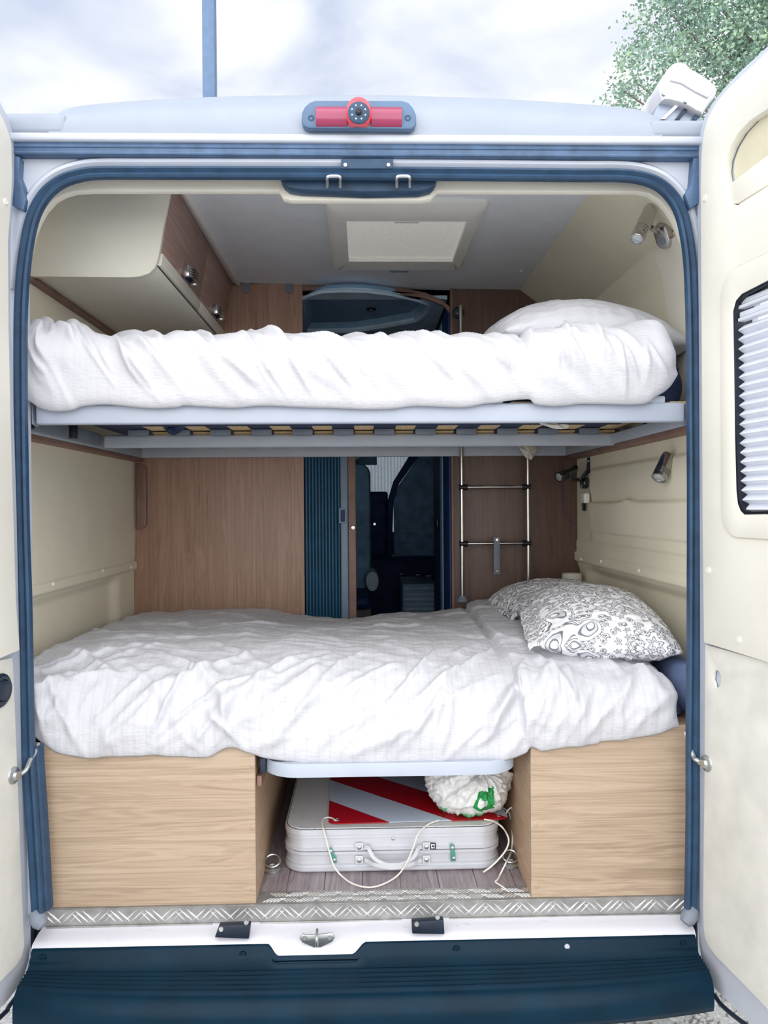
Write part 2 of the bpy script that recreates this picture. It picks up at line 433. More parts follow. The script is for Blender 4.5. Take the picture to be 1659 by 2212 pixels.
def folds(U, S, rng, n, ur, sr, ang, jit, length, width, amp):
    out = np.zeros_like(U)
    for _ in range(n):
        u0 = rng.uniform(*ur); s0 = rng.uniform(*sr); a = ang + rng.uniform(-jit, jit); L = length * rng.uniform(.5, 1.4); w = width * rng.uniform(.6, 1.5)
        du, ds = U - u0, S - s0; bend = rng.uniform(-1.5, 1.5)
        p = du * math.cos(a) + ds * math.sin(a); q = -du * math.sin(a) + ds * math.cos(a) + bend * p * p
        out += amp * rng.uniform(.4, 1.2) * np.exp(-(q / w) ** 2) * np.exp(-(p / L) ** 4)
    return out
def resample(pts, n):
    P = np.array([tuple(v) for v in catmull([Vector((a, b, 0)) for a, b in pts], 10)])[:, :2]
    d = np.concatenate([[0], np.cumsum(np.linalg.norm(np.diff(P, axis=0), axis=1))])
    t = np.linspace(0, d[-1], n); return np.stack([np.interp(t, d, P[:, 0]), np.interp(t, d, P[:, 1])], 1), t
def normals(P):
    du = np.gradient(P, axis=0); dv = np.gradient(P, axis=1); n = np.cross(du, dv); return n / (np.linalg.norm(n, axis=2, keepdims=True) + 1e-9)

def screw(parent, p, ax, r=.006, mat=None, name='screw', h=.003):
    p = Vector(p); ax = Vector(ax).normalized()
    return G().lathe([(r, -.001), (r, h * .4), (r * .8, h), (r * .3, h), (r * .25, h * .6), (0, h * .6)], p, ax, 12).build(name, mat or STEEL, parent)
#SECTIONS
# ------------------------------------------------------------------ ground and room shell
FZ = -.934                                  # van floor, relative to eye height
g = G().box((-14, -12, -CZ - .05), (14, 30, -CZ)); o_ = g.build('ground', ASPH); tag(o_, 'pale gravelly car park ground under and around the van', kind='structure')
t = bmesh.new(); bmesh.ops.create_icosphere(t, subdivisions=1, radius=1.0)
iv = np.array([v.co[:] for v in t.verts]); if_ = np.array([[v.index for v in f.verts] for f in t.faces]); t.free()
VV, FF = [], []
for i in range(4200):
    near_ = i < 1600
    x, y = (random.uniform(.1, 1.2), random.uniform(-.05, .9)) if near_ else (random.uniform(-2.2, 2.2), random.uniform(-1.6, 1.2)); q = random.uniform(.005, .014) if near_ else random.uniform(.003, .009)
    k = np.array([random.uniform(.7, 1.3), random.uniform(.7, 1.3), random.uniform(.5, .9)]) * q
    FF += (if_ + len(VV) * len(iv)).tolist(); VV.append(iv * k + np.array([x, y, q * .25]))
me = bpy.data.meshes.new('gravel'); me.from_pydata(np.concatenate(VV).tolist(), [], FF); gv = setup(bpy.data.objects.new('gravel', me), STONE, None) if 'setup' in globals() else None
tag(gv, 'loose pale grey gravel showing below the bumper corner', 'gravel', kind='stuff')

# floor with vinyl planks
fl = G().box((-.93, .075, FZ - .03), (.93, 4.9, FZ - .004)).build('floor', PLANKB); tag(fl, 'grey wood-look vinyl plank floor in the storage bay', kind='structure')
xs = [X(p, .13, 1924) for p in (541, 619, 700, 783, 866, 949, 1031, 1114, 1196)]
rng = np.random.RandomState(5)
for i in range(len(xs) - 1):
    cuts = [.1185, .1185 + [.12, .20, .40, .16, .42, .24, .34, .10][i], .75, 1.22]
    for a, b in zip(cuts[:-1], cuts[1:]):
        G().box((xs[i] + .0009, a + .0009, FZ - .004), (xs[i + 1] - .0009, b - .0009, FZ + rng.uniform(0, .0006)), .0006, 1).build('plank', PLANK, fl)

# ceiling
CE = .866
cez = lambda x: .8665 - .024 * x
ce = G().prism([(-.56, cez(-.56)), (.6225, cez(.6225)), (.6225, cez(.6225) + .012), (-.56, cez(-.56) + .012)], 'y', .12, 1.30).build('ceiling', CEIL); tag(ce, 'plain grey white ceiling board above the bunks', kind='structure')
for px, py in ((1126, 577), (1108, 626)):
    p = atz(px, py, CE); screw(ce, (p.x, p.y, cez(p.x)), (0, 0, -1), .006, VENTF, 'screw_cap')
# walls as reliefs over (Y, arc)
def wall(name, fx, label, ys, prof):
    Ys = np.concatenate([np.linspace(ys[0], ys[1], 90)])
    pr = np.array(prof); d = np.concatenate([[0], np.cumsum(np.hypot(*np.diff(pr, axis=0).T))]); t = np.linspace(0, d[-1], 420)
    bx, bz = np.interp(t, d, pr[:, 0]), np.interp(t, d, pr[:, 1])
    YY, ZZ = np.meshgrid(Ys, bz, indexing='ij'); XX = np.tile(bx, (len(Ys), 1)) + fx(YY, ZZ)
    o = grid_obj(name, np.stack([XX, YY, ZZ], 2), CREAMF, None); tag(o, label, kind='structure'); return o
ss = lambda a, b, x: np.clip((x - a) / (b - a), 0, 1) ** 2 * (3 - 2 * np.clip((x - a) / (b - a), 0, 1))
def fx_right(Y, Z):
    q = np.zeros_like(Y); e = 1 - ss(1.04, 1.10, Y)
    q += .005 * np.exp(-((Z - .713) / .0022) ** 2)
    up = ss(.010, .016, Z) * (1 - ss(.126, .140, Z))
    wave = .006 * np.exp(-((Y - .62) / .05) ** 2)
    q -= e * up * (.010 + .008 * np.sin(np.clip((Z - .015) / .12, 0, 1) * PI))
    lo = ss(-.104, -.092, Z) * (1 - ss(.009 + wave, .013 + wave, Z))
    q -= e * lo * (.020 + .008 * ss(-.1, .01, Z) + .004 * np.cos(Y * 9))
    q -= e * ss(-.138, -.130, Z) * (1 - ss(-.104, -.098, Z)) * .010
    q -= .004 * ss(-.186, -.182, Z) * (1 - ss(-.140, -.134, Z))
    q -= .012 * ss(-.222, -.214, Z) * (1 - ss(-.184, -.180, Z))
    q += .035 * (1 - ss(-.262, -.220, Z)) * (1 - .7 * ss(1.05, 1.2, Y))
    return q
wr = wall('wall_right', fx_right, 'cream padded wall lining with pocket seams beside the pillows', (.07, 1.275),
          [(.845, -.945), (.845, .20), (.862, .45), (.838, .63), (.805, .715), (.622, cez(.622) + .0005)])
def fx_left(Y, Z):
    q = np.zeros_like(Y)
    q += .012 * ss(-.240, -.232, Z) * (1 - ss(-.208, -.202, Z))
    q -= .020 * (1 - ss(-.275, -.236, Z)) * (1 - ss(1.02, 1.10, Y))
    q += .004 * ss(-.200, -.190, Z)
    return q
wl = wall('wall_left', fx_left, 'plain cream wall lining with a screwed ledge beside the bed foot', (.07, 1.275),
          [(-.897, -.945), (-.897, .20), (-.90, .62), (-.86, .80), (-.80, .87)])
for px, py in ((115, 1262), (222, 1233), (283, 1226)):
    p = atx(px, py, -.884); screw(wl, p, (1, 0, 0), .006, VENTF, 'screw_cap')
for px, py in ((1255, 1208), (1298, 1213), (1380, 1233)):
    p = atx(px, py, .832); screw(wr, p, (-1, 0, 0), .006, VENTF, 'screw_cap')
# pillar trim at the right front, between lining and door seal
wprof = [(.845, .20), (.862, .45), (.838, .63), (.815, .69)]
rgs = []
for y_, dx_ in ((.08, .0), (.08, .007), (.352, .007), (.356, .004), (.356, -.002)):
    rgs.append([(x_ - dx_ - (.004 if dx_ > 0 else 0), y_, z_ - (dx_ if z_ > .7 else 0)) for x_, z_ in wprof])
tag(G().loops(rgs, closed=False).build('trim_4', CREAM, flip=False), 'cream pillar trim beside the right side of the door seal', kind='structure')

# bulkhead walls
BY = 1.27
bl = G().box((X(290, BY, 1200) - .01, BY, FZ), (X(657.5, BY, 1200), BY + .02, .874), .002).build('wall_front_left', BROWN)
tag(bl, 'brown wood laminate bulkhead left of the sliding ribbed door', kind='structure')
for px in (577, 625 - 200 + 203):
    pass
for px in (532, 625):
    c = at(px, 616, BY); G().prism(rrect(c.x - .014, c.x + .014, c.z - .032, c.z + .012, .012), 'y', BY - .006, BY, .001).build('clip_tab', GREYD, bl)
c = at(305, 1070, BY - .012)
G().prism(rrect(X(296, BY), X(318, BY), Zr(1140, BY), Zr(998, BY), (.03, .001, .001, .03)), 'y', BY - .014, BY - .0005, .002).build('corner_plate', BROWNT, bl)
for py in (1037, 1106):
    p = at(306, py, BY - .014); screw(bl, p, (0, -1, 0), .004, BROWNT, 'screw_cap', .002)
x975 = X(979, BY, 1150)
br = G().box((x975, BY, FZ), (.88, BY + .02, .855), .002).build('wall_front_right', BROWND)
tag(br, 'dark brown laminate bulkhead behind the ladder', kind='structure')
G().tube(catmull([at(1216, 1003, BY), at(1216, 1080, BY), at(1222, 1112, BY), at(1240, 1135, BY)], 6), .0012, 6).build('seam', NAVY, br)
G().box((x975 - .006, BY - .004, FZ), (x975 + .004, BY + .03, .857), .002).build('edge_strip', BROWNT, br)

# cab and corridor shell (dark)
cs = G()
cs.box((-.92, BY + .03, FZ - .02), (-.90, 4.6, .9)); cs.box((.90, BY + .03, FZ - .02), (.92, 4.6, .9)); cs.box((-.92, 4.6, FZ - .02), (.92, 4.63, .9))
tag(cs.build('wall_front', NAVY), 'navy dark cab interior lining beyond the corridor', kind='structure')
tag(G().box((-.92, BY + .032, CE + .020), (.92, 4.62, CE + .04)).build('ceiling_front', CABB2), 'dim blue ceiling above the corridor and cab', kind='structure')

# lining trim round the door opening
inner = [(50, 640), (60, 570), (73, 508), (84, 480), (98, 455), (118, 433), (140, 421), (162, 415), (200, 413), (602, 413), (612, 430), (630, 434), (910, 434), (932, 430), (945, 414), (1376, 415), (1402, 420), (1424, 434), (1440, 452), (1456, 478), (1490, 560)]
outer = [(1500, 560), (1490, 470), (1462, 400), (1400, 365), (1300, 355), (250, 355), (130, 370), (80, 400), (52, 470), (40, 560), (36, 640)]
tr = G().prism(xz(inner + outer, .075), 'y', .07, .095, .003).build('trim_1', CREAM); tag(tr, 'cream lining trim around the top of the rear opening', kind='structure')
# brown ledges the bunk rests on
zl = .182
tag(G().box((-.905, .08, zl), (-.855, BY, zl + .012), .002).build('trim_2', BROWNT), 'thin brown ledge under the upper bunk on the left wall', kind='structure')
tag(G().box((.795, .08, zl), (.86, BY, zl + .012), .002).build('trim_3', BROWNT), 'thin brown ledge under the upper bunk on the right wall', kind='structure')

# ------------------------------------------------------------------ van body
van = empty('camper_van', (0, 2.4, -CZ), 'white high-roof camper van seen from its open rear doors', 'van')
seal_px = [(84, 1972), (80, 1900), (71, 1750), (64, 1640), (60, 1500), (56, 1300), (51, 1150), (48, 1000), (46, 850), (46, 700), (50, 610), (58, 540), (70, 480), (87, 440), (110, 411), (142, 390), (185, 378), (230, 375),
           (300, 375), (500, 375), (785, 376), (1050, 378), (1250, 380), (1330, 380), (1380, 385), (1420, 399), (1450, 426), (1470, 462), (1482, 512), (1490, 580), (1494, 700), (1496, 900), (1497, 1100), (1496, 1400), (1494, 1600), (1494, 1750), (1492, 1900), (1490, 1968)]
sp2 = [(v.x, v.y) for v in catmull([Vector((p[0], p[1], 0)) for p in xz(seal_px, 0)], 5)]
G().sweep(sp2, [(-.014, .006), (-.015, -.002), (-.012, -.012), (-.007, -.014), (-.003, -.009), (.000, -.007), (.003, -.012), (.008, -.016), (.0125, -.012), (.0140, -.004), (.0125, .005), (.004, .007), (-.006, .007)]).build('door_seal', RUBBER, van)
lowL = [p for p in sp2 if p[0] < 0 and p[1] < Zr(1600, 0)]
G().sweep(lowL, [(.011, .004), (.018, .006), (.0205, .012), (.0205, .03), (.011, .03)]).build('seal_skirt', RUBBER, van)
for nm, px, py, sx in (('seal_end', 82, 1985, 1), ('seal_end', 1490, 1978, -1)):
    c = at(px, py, -.008)
    G().lathe([(0, -.022), (.012, -.019), (.018, -.006), (.018, .008), (.012, .02), (0, .022)], c, (sx * .75, -.3, -.75), 14).build(nm, GREYD, van)
# white frame around the seal
fo = [(-.80, Zr(2050, 0)), (-.80, Zr(300, 0)), (.79, Zr(300, 0)), (.79, Zr(2050, 0))]
def offset(path, q):
    out = []
    for i, p in enumerate(path):
        a, b = Vector(path[max(i - 1, 0)]), Vector(path[min(i + 1, len(path) - 1)]); t = (b - a).normalized(); out.append((p[0] + t.y * q, p[1] - t.x * q))
    return out
G().prism(fo + list(reversed(offset(sp2, -.013))), 'y', .007, .028).build('rear_frame', WHITE, van)
top = [p for p in sp2 if p[1] > Zr(640, 0)]
off = []
for i, p in enumerate(top):
    a, b = Vector(top[max(i - 1, 0)]), Vector(top[min(i + 1, len(top) - 1)]); t = (b - a).normalized(); n = Vector((-t.y, t.x)); off.append((p[0] + n.x * .028, p[1] + n.y * .028))
G().sweep(off, [(-.014, .02), (-.012, .006), (-.004, -.004), (.004, -.006), (.012, .002), (.014, .02)]).build('frame_moulding', WHITE, van)
# upper gasket strip
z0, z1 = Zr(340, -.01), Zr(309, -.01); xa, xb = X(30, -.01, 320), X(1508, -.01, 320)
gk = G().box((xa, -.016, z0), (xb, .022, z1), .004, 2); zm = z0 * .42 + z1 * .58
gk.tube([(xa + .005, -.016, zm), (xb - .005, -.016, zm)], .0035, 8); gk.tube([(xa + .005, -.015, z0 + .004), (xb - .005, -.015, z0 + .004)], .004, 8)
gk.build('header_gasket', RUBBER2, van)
# dark hinge covers at the upper corners
for pts in ([(34, 338), (44, 340), (42, 380), (50, 400), (55, 425), (58, 432), (52, 456), (44, 452), (27, 444)], [(1497, 338), (1508, 336), (1520, 380), (1522, 430), (1490, 452), (1482, 432), (1478, 420), (1492, 400), (1494, 380)]):
    G().prism(xz(pts, -.012), 'y', -.016, .018, .002).build('hinge_cover', RUBBER2, van)
# rear header panel with the domed high roof
lip0, lip1 = Zr(309, -.02), Zr(291, -.02)
G().box((-.80, -.026, lip0), (.775, .03, lip1), .006, 3).build('header_lip', WHITE, van)
tpx = [(131, 262), (134, 252), (140, 244), (152, 236), (175, 230), (250, 221), (350, 214), (450, 209), (560, 206), (700, 205), (830, 205), (950, 208), (1060, 212), (1150, 217), (1250, 224), (1330, 231), (1372, 237), (1392, 244), (1402, 254), (1406, 268)]
tc_ = [(v.x, v.y) for v in catmull([Vector((a, b, 0)) for a, b in xz(tpx, .05)], 4)]
rings = []
for f_, y_ in ((0, -.020), (.1, -.0205), (.25, -.019), (.45, -.012), (.65, .002), (.80, .018), (.92, .034), (1.0, .052), (1.012, .09), (1.02, .3), (1.03, 1.2), (1.03, 4.4), (.55, 5.2)):
    rings.append([(x * (1 if y_ < 1 else .98), y_, lip1 + (z - lip1) * f_) for x, z in tc_])
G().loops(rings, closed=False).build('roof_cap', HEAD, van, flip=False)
for xs_, nm in (((-.82, X(150, 0, 270)), 'roof_gutter'), ((X(1396, 0, 270), .80), 'roof_gutter')):
    zt = Zr(257 if xs_[0] < 0 else 262, .0)
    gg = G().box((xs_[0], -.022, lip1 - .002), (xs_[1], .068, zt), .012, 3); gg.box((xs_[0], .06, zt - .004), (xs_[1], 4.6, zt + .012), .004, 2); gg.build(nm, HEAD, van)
# outer skin
for sx in (-1, 1):
    pts = [(sx * .80, .045), (sx * .80, .06), (sx * .96, .16), (sx * .985, .5), (sx * .985, 5.2), (sx * .955, 5.2), (sx * .955, .5), (sx * .93, .18), (sx * .78, .08), (sx * .78, .05)]
    G().prism(pts, 'z', -1.12, .86).build('side_panel', WHITE, van)
fr = G().box((-.985, 5.2, -1.12), (.985, 5.24, .9)); fr.box((-.985, .06, -1.12), (.985, 5.2, FZ - .05)); fr.box((-.97, .06, .885), (.97, 5.2, .90))
fr.build('underbody', BLACK, van)
for sx in (-1, 1):
    for y in (1.78, 4.6):
        G().lathe([(.20, -.1), (.33, -.1), (.345, -.06), (.345, .06), (.33, .1), (.20, .1), (.19, .06), (0, .05)], (sx * .86, y, -CZ + .345), (sx, 0, 0), 32).build('wheel', BLACK, van)
# sill, tread plate, bumper
xc = (X(578, -.01, 2050), X(603, -.01, 2060), X(760, -.01, 2060), X(791, -.01, 2050))
def dip(x):
    if x < xc[0] or x > xc[3]: return 0
    t = min(1, (x - xc[0]) / (xc[1] - xc[0]), (xc[3] - x) / (xc[3] - xc[2])); return t * t * (3 - 2 * t)
xs = np.linspace(X(70, 0, 2010), X(1500, 0, 2000), 240); P = []
for x in xs:
    d = dip(x); s_ = .0016 * math.sin(x * 2 + 1)
    P.append([(x, y, z + s_) for y, z in ((.074, -.962), (.066, -.968), (.060, -.973), (.030 - .004 * d, -.974 - .003 * d), (.012 - .012 * d, -.978 - .006 * d), (-.002 - .015 * d, -.982 - .011 * d), (-.008 - .015 * d, -.991 - .015 * d), (-.008 - .015 * d, -1.03))])
grid_obj('rear_sill', P, SILLW, van)
def bx(x): return 1 - .32 * (abs(x) / .76) ** 3.2
sec = [(-.004, -.988, 0), (-.012, -.989, 0), (-.016, -.994, 0), (-.018, -1.004, 0), (-.026, -1.009, 0), (-.030, -1.014, 1), (-.052, -1.021, 1)]
y = -.052
for i in range(5):
    sec += [(y - .002, -1.0225 - .0012 * i, 1), (y - .005, -1.0185 - .0012 * i, 1), (y - .009, -1.0185 - .0012 * i, 1), (y - .012, -1.0235 - .0012 * i, 1)]; y -= .0148
sec += [(-.131, -1.030, 1), (-.142, -1.036, 1), (-.150, -1.045, 1), (-.156, -1.060, 1), (-.157, -1.088, 1), (-.151, -1.102, 1), (-.03, -1.115, 1)]
xs = np.linspace(X(48, -.06, 2110), X(1522, -.06, 2090), 200); P = []
for i, x in enumerate(xs):
    d = dip(x); f_ = bx(x) if abs(x) < .78 else bx(.78); e = min(1, min(x - xs[0], xs[-1] - x) / .012 + .0)
    P.append([(x, (yy + (-.012 * d if k == 0 else 0)) * (f_ if k else 1), zz - (.018 * d if k == 0 and j < 4 else .006 * d * (1 - k))) for j, (yy, zz, k) in enumerate(sec)])
bump_ = grid_obj('bumper_step', P, BUMP, van)
for px, py in ((92, 2069), (525, 2062), (986, 2050), (1476, 2038)):
    p = at(px, py, -.0175); screw(bump_, p, (0, -1, .2), .0085, BUMP, 'bolt', .004)
p = at(1225, 2045, -.018); screw(bump_, p, (0, -1, .2), .0062, WHITE, 'plug', .003)
for x0 in (xs[0], xs[-1]):
    pass
# tread plate
zt = FZ + .003
tp = G(); xl, xr = X(93, .05, 1985), X(1482, .05, 1960)
tp.box((xl, .054, FZ - .037), (xr, .0565, zt), .001, 1); tp.box((xl, .054, zt - .0025), (xr, .118, zt), .001, 1)
for a, b in ((93, 455), (560, 868), (972, 1480)):
    tp.box((X(a, .035, 1980), .049, FZ - .041), (X(b, .035, 1980), .0565, FZ - .0365), .001, 1)
tread = tp.build('tread_plate', ALUR, van)
tb = G()
def bar(cx, cz, ang, L, w, h, mode):
    ca, sa = math.cos(ang), math.sin(ang); pts = [(-L, 0, 0), (-.5 * L, w, 0), (.5 * L, w, 0), (L, 0, 0), (.5 * L, -w, 0), (-.5 * L, -w, 0), (-.55 * L, 0, h), (.55 * L, 0, h)]
    vs = []
    for a, b, d in pts:
        u, v = cx + a * ca - b * sa, cz + a * sa + b * ca
        vs.append(tb.bm.verts.new((u, .054 - d, v) if mode else (u, v, zt + d)))
    for f in ((0, 1, 6), (1, 2, 7, 6), (2, 3, 7), (3, 4, 7), (4, 5, 6, 7), (5, 0, 6)): tb.bm.faces.new([vs[q] for q in f])
k = 0; x = xl + .012
while x < xr - .012:
    for j in range(5):
        a = R_(45 if k % 2 else -45); bar(x - .016 + .0082 * j, FZ - .0165 + .006 * ((j % 2) - .5), a, .0165, .0013, .0020, True)
        if -.25 < x < .39:
            for yy_ in (.074, .099): bar(x - .016 + .0082 * j + (.012 if yy_ > .08 else 0), yy_, a if yy_ < .08 else -a, .0150, .0013, .0018, False)
    k += 1; x += .040
tb_o = tb.build('tread_bars', ALUB, tread, smooth=False); tb_o['kind'] = 'stuff'
# latch plates, striker, hooks
for pts, sc_ in (([(468, 2013), (477, 1988), (544, 1985), (541, 2016)], ((478, 2007), (532, 1992))), ([(889, 2005), (888, 1980), (956, 1975), (958, 2006)], ((900, 1996), (945, 1981)))):
    q = [at(a, b, .012) for a, b in pts]
    pl = G().prism([(v.x, v.z) for v in q], 'y', -.012, .006, .002).build('striker_pad', BLACKP, van)
    for a, b in sc_: screw(pl, at(a, b, -.012), (0, -1, .1), .006, STEEL, 'bolt', .003)
c = at(686, 2022, -.006)
st = G().prism([(c.x - .040, c.z + .004), (c.x - .034, c.z + .013), (c.x - .016, c.z + .010), (c.x + .016, c.z + .012), (c.x + .034, c.z + .014), (c.x + .040, c.z + .004), (c.x + .034, c.z - .006), (c.x + .008, c.z - .018), (c.x - .008, c.z - .018), (c.x - .034, c.z - .006)], 'y', c.y - .014, c.y - .010, .001).build('latch_striker', STEEL, van)
G().tube(catmull([(c.x, c.y - .012, c.z - .010), (c.x, c.y - .03, c.z - .004), (c.x, c.y - .032, c.z + .014), (c.x, c.y - .012, c.z + .022)], 6), .0032, 8).build('striker_loop', STEEL, st)
for dx in (-.028, .028): screw(st, (c.x + dx, c.y - .014, c.z + .004), (0, -1, 0), .0055, STEEL, 'bolt', .003)
q = xz([(737, 366), (737, 344), (849, 344), (849, 366)], -.012)
hp = G().prism(q, 'y', -.016, .01, .002).build('lock_plate', RUBBER, van)
for px in (746, 839): screw(hp, at(px, 357, -.017), (0, -1, 0), .005, STEEL, 'bolt', .003)
G().prism(xz([(604, 384), (612, 398), (624, 407), (650, 411), (790, 416), (905, 414), (930, 408), (940, 398), (946, 384)], .03), 'y', .024, .066, .003).build('lock_cover', RUBBER, van)
for px in (721, 871):
    a, b, c_, d = at(px - 14, 404, .012), at(px - 14, 382, -.022), at(px + 14, 382, -.022), at(px + 14, 404, .012)
    G().tube(catmull([a, (a + b) / 2, b + Vector((0, 0, -.002)), b + Vector((.005, 0, .001)), c_ + Vector((-.005, 0, .001)), c_ + Vector((0, 0, -.002)), (c_ + d) / 2, d], 4), .0036, 8).build('lock_hoop', STEEL, van)

# third brake light with the reversing camera
LY = -.022
bc = at(775, 255, LY); bl_ = empty('brake_light', bc, 'red high brake light with a round reversing camera on the white rear header', 'light')
outl = xz([(656, 282), (653, 270), (654, 252), (660, 240), (670, 231), (682, 227), (868, 227), (882, 232), (891, 242), (897, 256), (898, 274), (894, 284), (886, 289), (668, 287)], LY)
G().prism(outl, 'y', LY - .022, LY + .0015, .005).build('housing', LAMPH, bl_)
for a, b in ((683, 749), (802, 868)):
    xa, xb = X(a, LY - .02, 250), X(b, LY - .02, 250); za, zb_ = Zr(277, LY - .02), Zr(229, LY - .02)
    rings = [[(x_, LY - .014 - .020 * math.sin(PI * t), za + (zb_ - za) * (.5 - .5 * math.cos(PI * t))) for t in np.linspace(0, 1, 12)] for x_ in (xa, xb)]
    G().loops(rings).build('red_lens', LENS, bl_)
cc = at(775, 256, LY - .02)
hood = []
for y_, r_ in ((LY, .034), (LY - .03, .032), (LY - .046, .030), (LY - .050, .027)):
    hood.append([(cc.x + r_ * .9 * math.cos(t), y_, cc.z + .004 + max(-.024, r_ * 1.0 * math.sin(t))) for t in np.linspace(0, 2 * PI, 33)[:-1]])
G().loops(hood).build('camera_hood', LENSH, bl_)
cf = G().lathe([(.024, 0), (.024, .003), (.021, .005), (0, .005)], (cc.x, LY - .049, cc.z - .003), (0, -1, 0), 28).build('camera_face', RUBBER, bl_)
G().lathe([(.007, 0), (.007, .004), (.004, .006), (0, .005)], (cc.x, LY - .054, cc.z - .003), (0, -1, 0), 16).build('camera_lens', BLACK, cf)
for k in range(8):
    a = R_(22.5 + 45 * k); G().lathe([(.0016, 0), (.0014, .001), (0, .0015)], (cc.x + .0155 * math.cos(a), LY - .0538, cc.z - .003 + .0155 * math.sin(a)), (0, -1, 0), 8).build('led', LEDM, cf)
for px in (672, 881):
    p = at(px, 255, LY - .022); G().lathe([(.007, -.002), (.007, .0005), (.004, .001), (.003, -.001), (0, -.001)], p, (0, -1, 0), 14).build('screw_hole', RUBBER, bl_)

# ------------------------------------------------------------------ rear doors, opened 100 degrees
class Door:
    def __init__(s, p0, ang, side):
        s.p = Vector((p0[0], p0[1], 0)); s.d = Vector((side * math.sin(R_(ang - 90)), -math.cos(R_(ang - 90)), 0)); s.n = Vector((-side * -s.d.y if side < 0 else s.d.y, 0, 0))
        s.n = Vector((s.d.y * side, -s.d.x * side, 0))
        if s.n.x * side > 0: s.n = -s.n
    def fn(s, t, z, dep): v = s.p + s.d * t + s.n * dep; return (v.x, v.y, z)
    def px(s, px, py, dep=0):
        r = ray(px, py); o = s.p + s.n * dep; k = (o - CAM).dot(s.n) / r.dot(s.n); h = CAM + r * k; return ((h - s.p).dot(s.d), h.z)
    def pl(s, pts, dep=0): return [s.px(a, b, dep) for a, b in pts]
ph = at(1509, 1100, -.012)
D2 = Door((ph.x, ph.y), 100, 1)
d2 = empty('door_2', (D2.p.x, D2.p.y, -1.1), 'right rear van door swung open with cream lining and a silver pleated blind', kind='structure')
t1 = .76
top_z = D2.px(1640, 120)[1]; bot = D2.px(1600, 2180)[1]
sheet = D2.pl([(1506, 2000), (1508, 2040), (1514, 2080), (1524, 2112), (1545, 2140), (1575, 2170)]) + [(.34, bot - .006), (t1 - .06, bot), (t1, bot + .07), (t1, top_z - .2), (t1 - .06, top_z - .01)] + D2.pl([(1659, 96), (1600, 150), (1560, 192), (1535, 224), (1518, 256), (1508, 290), (1503, 330), (1504, 500), (1507, 1000)])
win = D2.pl([(1659, 608), (1608, 636), (1596, 650), (1590, 672), (1592, 800), (1594, 950), (1597, 1060), (1600, 1088), (1606, 1103), (1614, 1111), (1659, 1110)], .018)
wt = max(p[0] for p in win); win = [p for p in win if p[0] < wt - .001]; zt_, zb_ = .285 if False else D2.px(1659, 608, .018)[1], D2.px(1659, 1110, .018)[1]
win = [(.60, zt_ + .002), (.30, zt_ + .001)] + win + [(.30, zb_ - .001), (.60, zb_)] + [(.63, zb_ + .03), (.63, zt_ - .03)]
G().plate(sheet, [win], D2.fn, -.035, -.002, .003).build('door_skin', WHITE, d2)
G().sweep([(0, 0), (0, 1)], [(0, 0), (0, 1), (1, 1)]).bm.free()
up = D2.pl([(1521, 1388), (1518, 1100), (1516, 700), (1514, 400), (1516, 330), (1521, 285), (1531, 252), (1548, 222), (1575, 190), (1659, 110)], .018) + [(t1 - .07, top_z - .04), (t1 - .03, top_z - .2), (t1 - .03, D2.px(1659, 1431, .018)[1] - .08)] + D2.pl([(1659, 1431)], .018)
grip = D2.pl([(1659, 236), (1620, 262), (1596, 288), (1578, 318), (1567, 348), (1565, 372), (1569, 400), (1575, 432), (1582, 442), (1594, 443), (1659, 402)], .018)
grip = [(.34, grip[0][1] + .01)] + grip + [(.34, grip[-1][1] - .01)]
lin_u = G().plate(up, [win, grip], D2.fn, .0, .020, .003).build('upper_lining', CREAMD, d2)
# grip tray behind the opening
gi = [(p[0], p[1]) for p in grip]
G().plate([(a + (.008 if a < .3 else 0), b) for a, b in gi], [], D2.fn, -.001, .0015).build('grip_recess', CREAMS, d2)
led = D2.pl([(1571, 402), (1576, 432), (1584, 440), (1594, 440), (1659, 400), (1659, 335)], .012)
G().plate(led, [], D2.fn, .0015, .014, .003).build('grip_ledge', CREAMD, d2)
# raised surround of the blind
def grow(lp, q):
    c = Vector((sum(p[0] for p in lp) / len(lp), sum(p[1] for p in lp) / len(lp))); out = []
    for p in lp: out.append((p[0] + (q if p[0] > c.x else -q), p[1] + (q if p[1] > c.y else -q)))
    return out
sur = rrect(win[4][0] - .0 - .045, .66, zb_ - .05, zt_ + .055, .055, 8)
G().plate(sur, [win], D2.fn, .019, .025, .004).build('blind_surround', CREAMD, d2)
# dark liner and pleats
G().plate(grow(win, .0), [grow(win, -.005)], D2.fn, -.016, .0245).build('blind_frame', BLACK, d2)
bt = min(p[0] for p in win) + .006
rails = G()
zz = zt_ - .012
for h in (.020, .020):
    rails.plate([(bt, zz), (.625, zz), (.625, zz - h * .55), (bt, zz - h * .55)], [], D2.fn, .002, .015, .002)
    rails.plate([(bt, zz - h * .62), (.625, zz - h * .62), (.625, zz - h), (bt, zz - h)], [], D2.fn, .002, .019, .002); zz -= h + .006
rails.build('blind_rail', BLINDM, d2)
npl = 20; hp_ = (zz - zb_) / npl
for i in range(npl):
    z1_ = zz - i * hp_; z0_ = z1_ - hp_
    pts = [(.004, z1_), (.017, z1_ - hp_ * .50), (.018, z1_ - hp_ * .58), (.004, z0_)]
    G().loops([[D2.fn(t, z, dd) for dd, z in pts] for t in (bt, .625)]).build('blind_slat', BLINDM, d2)
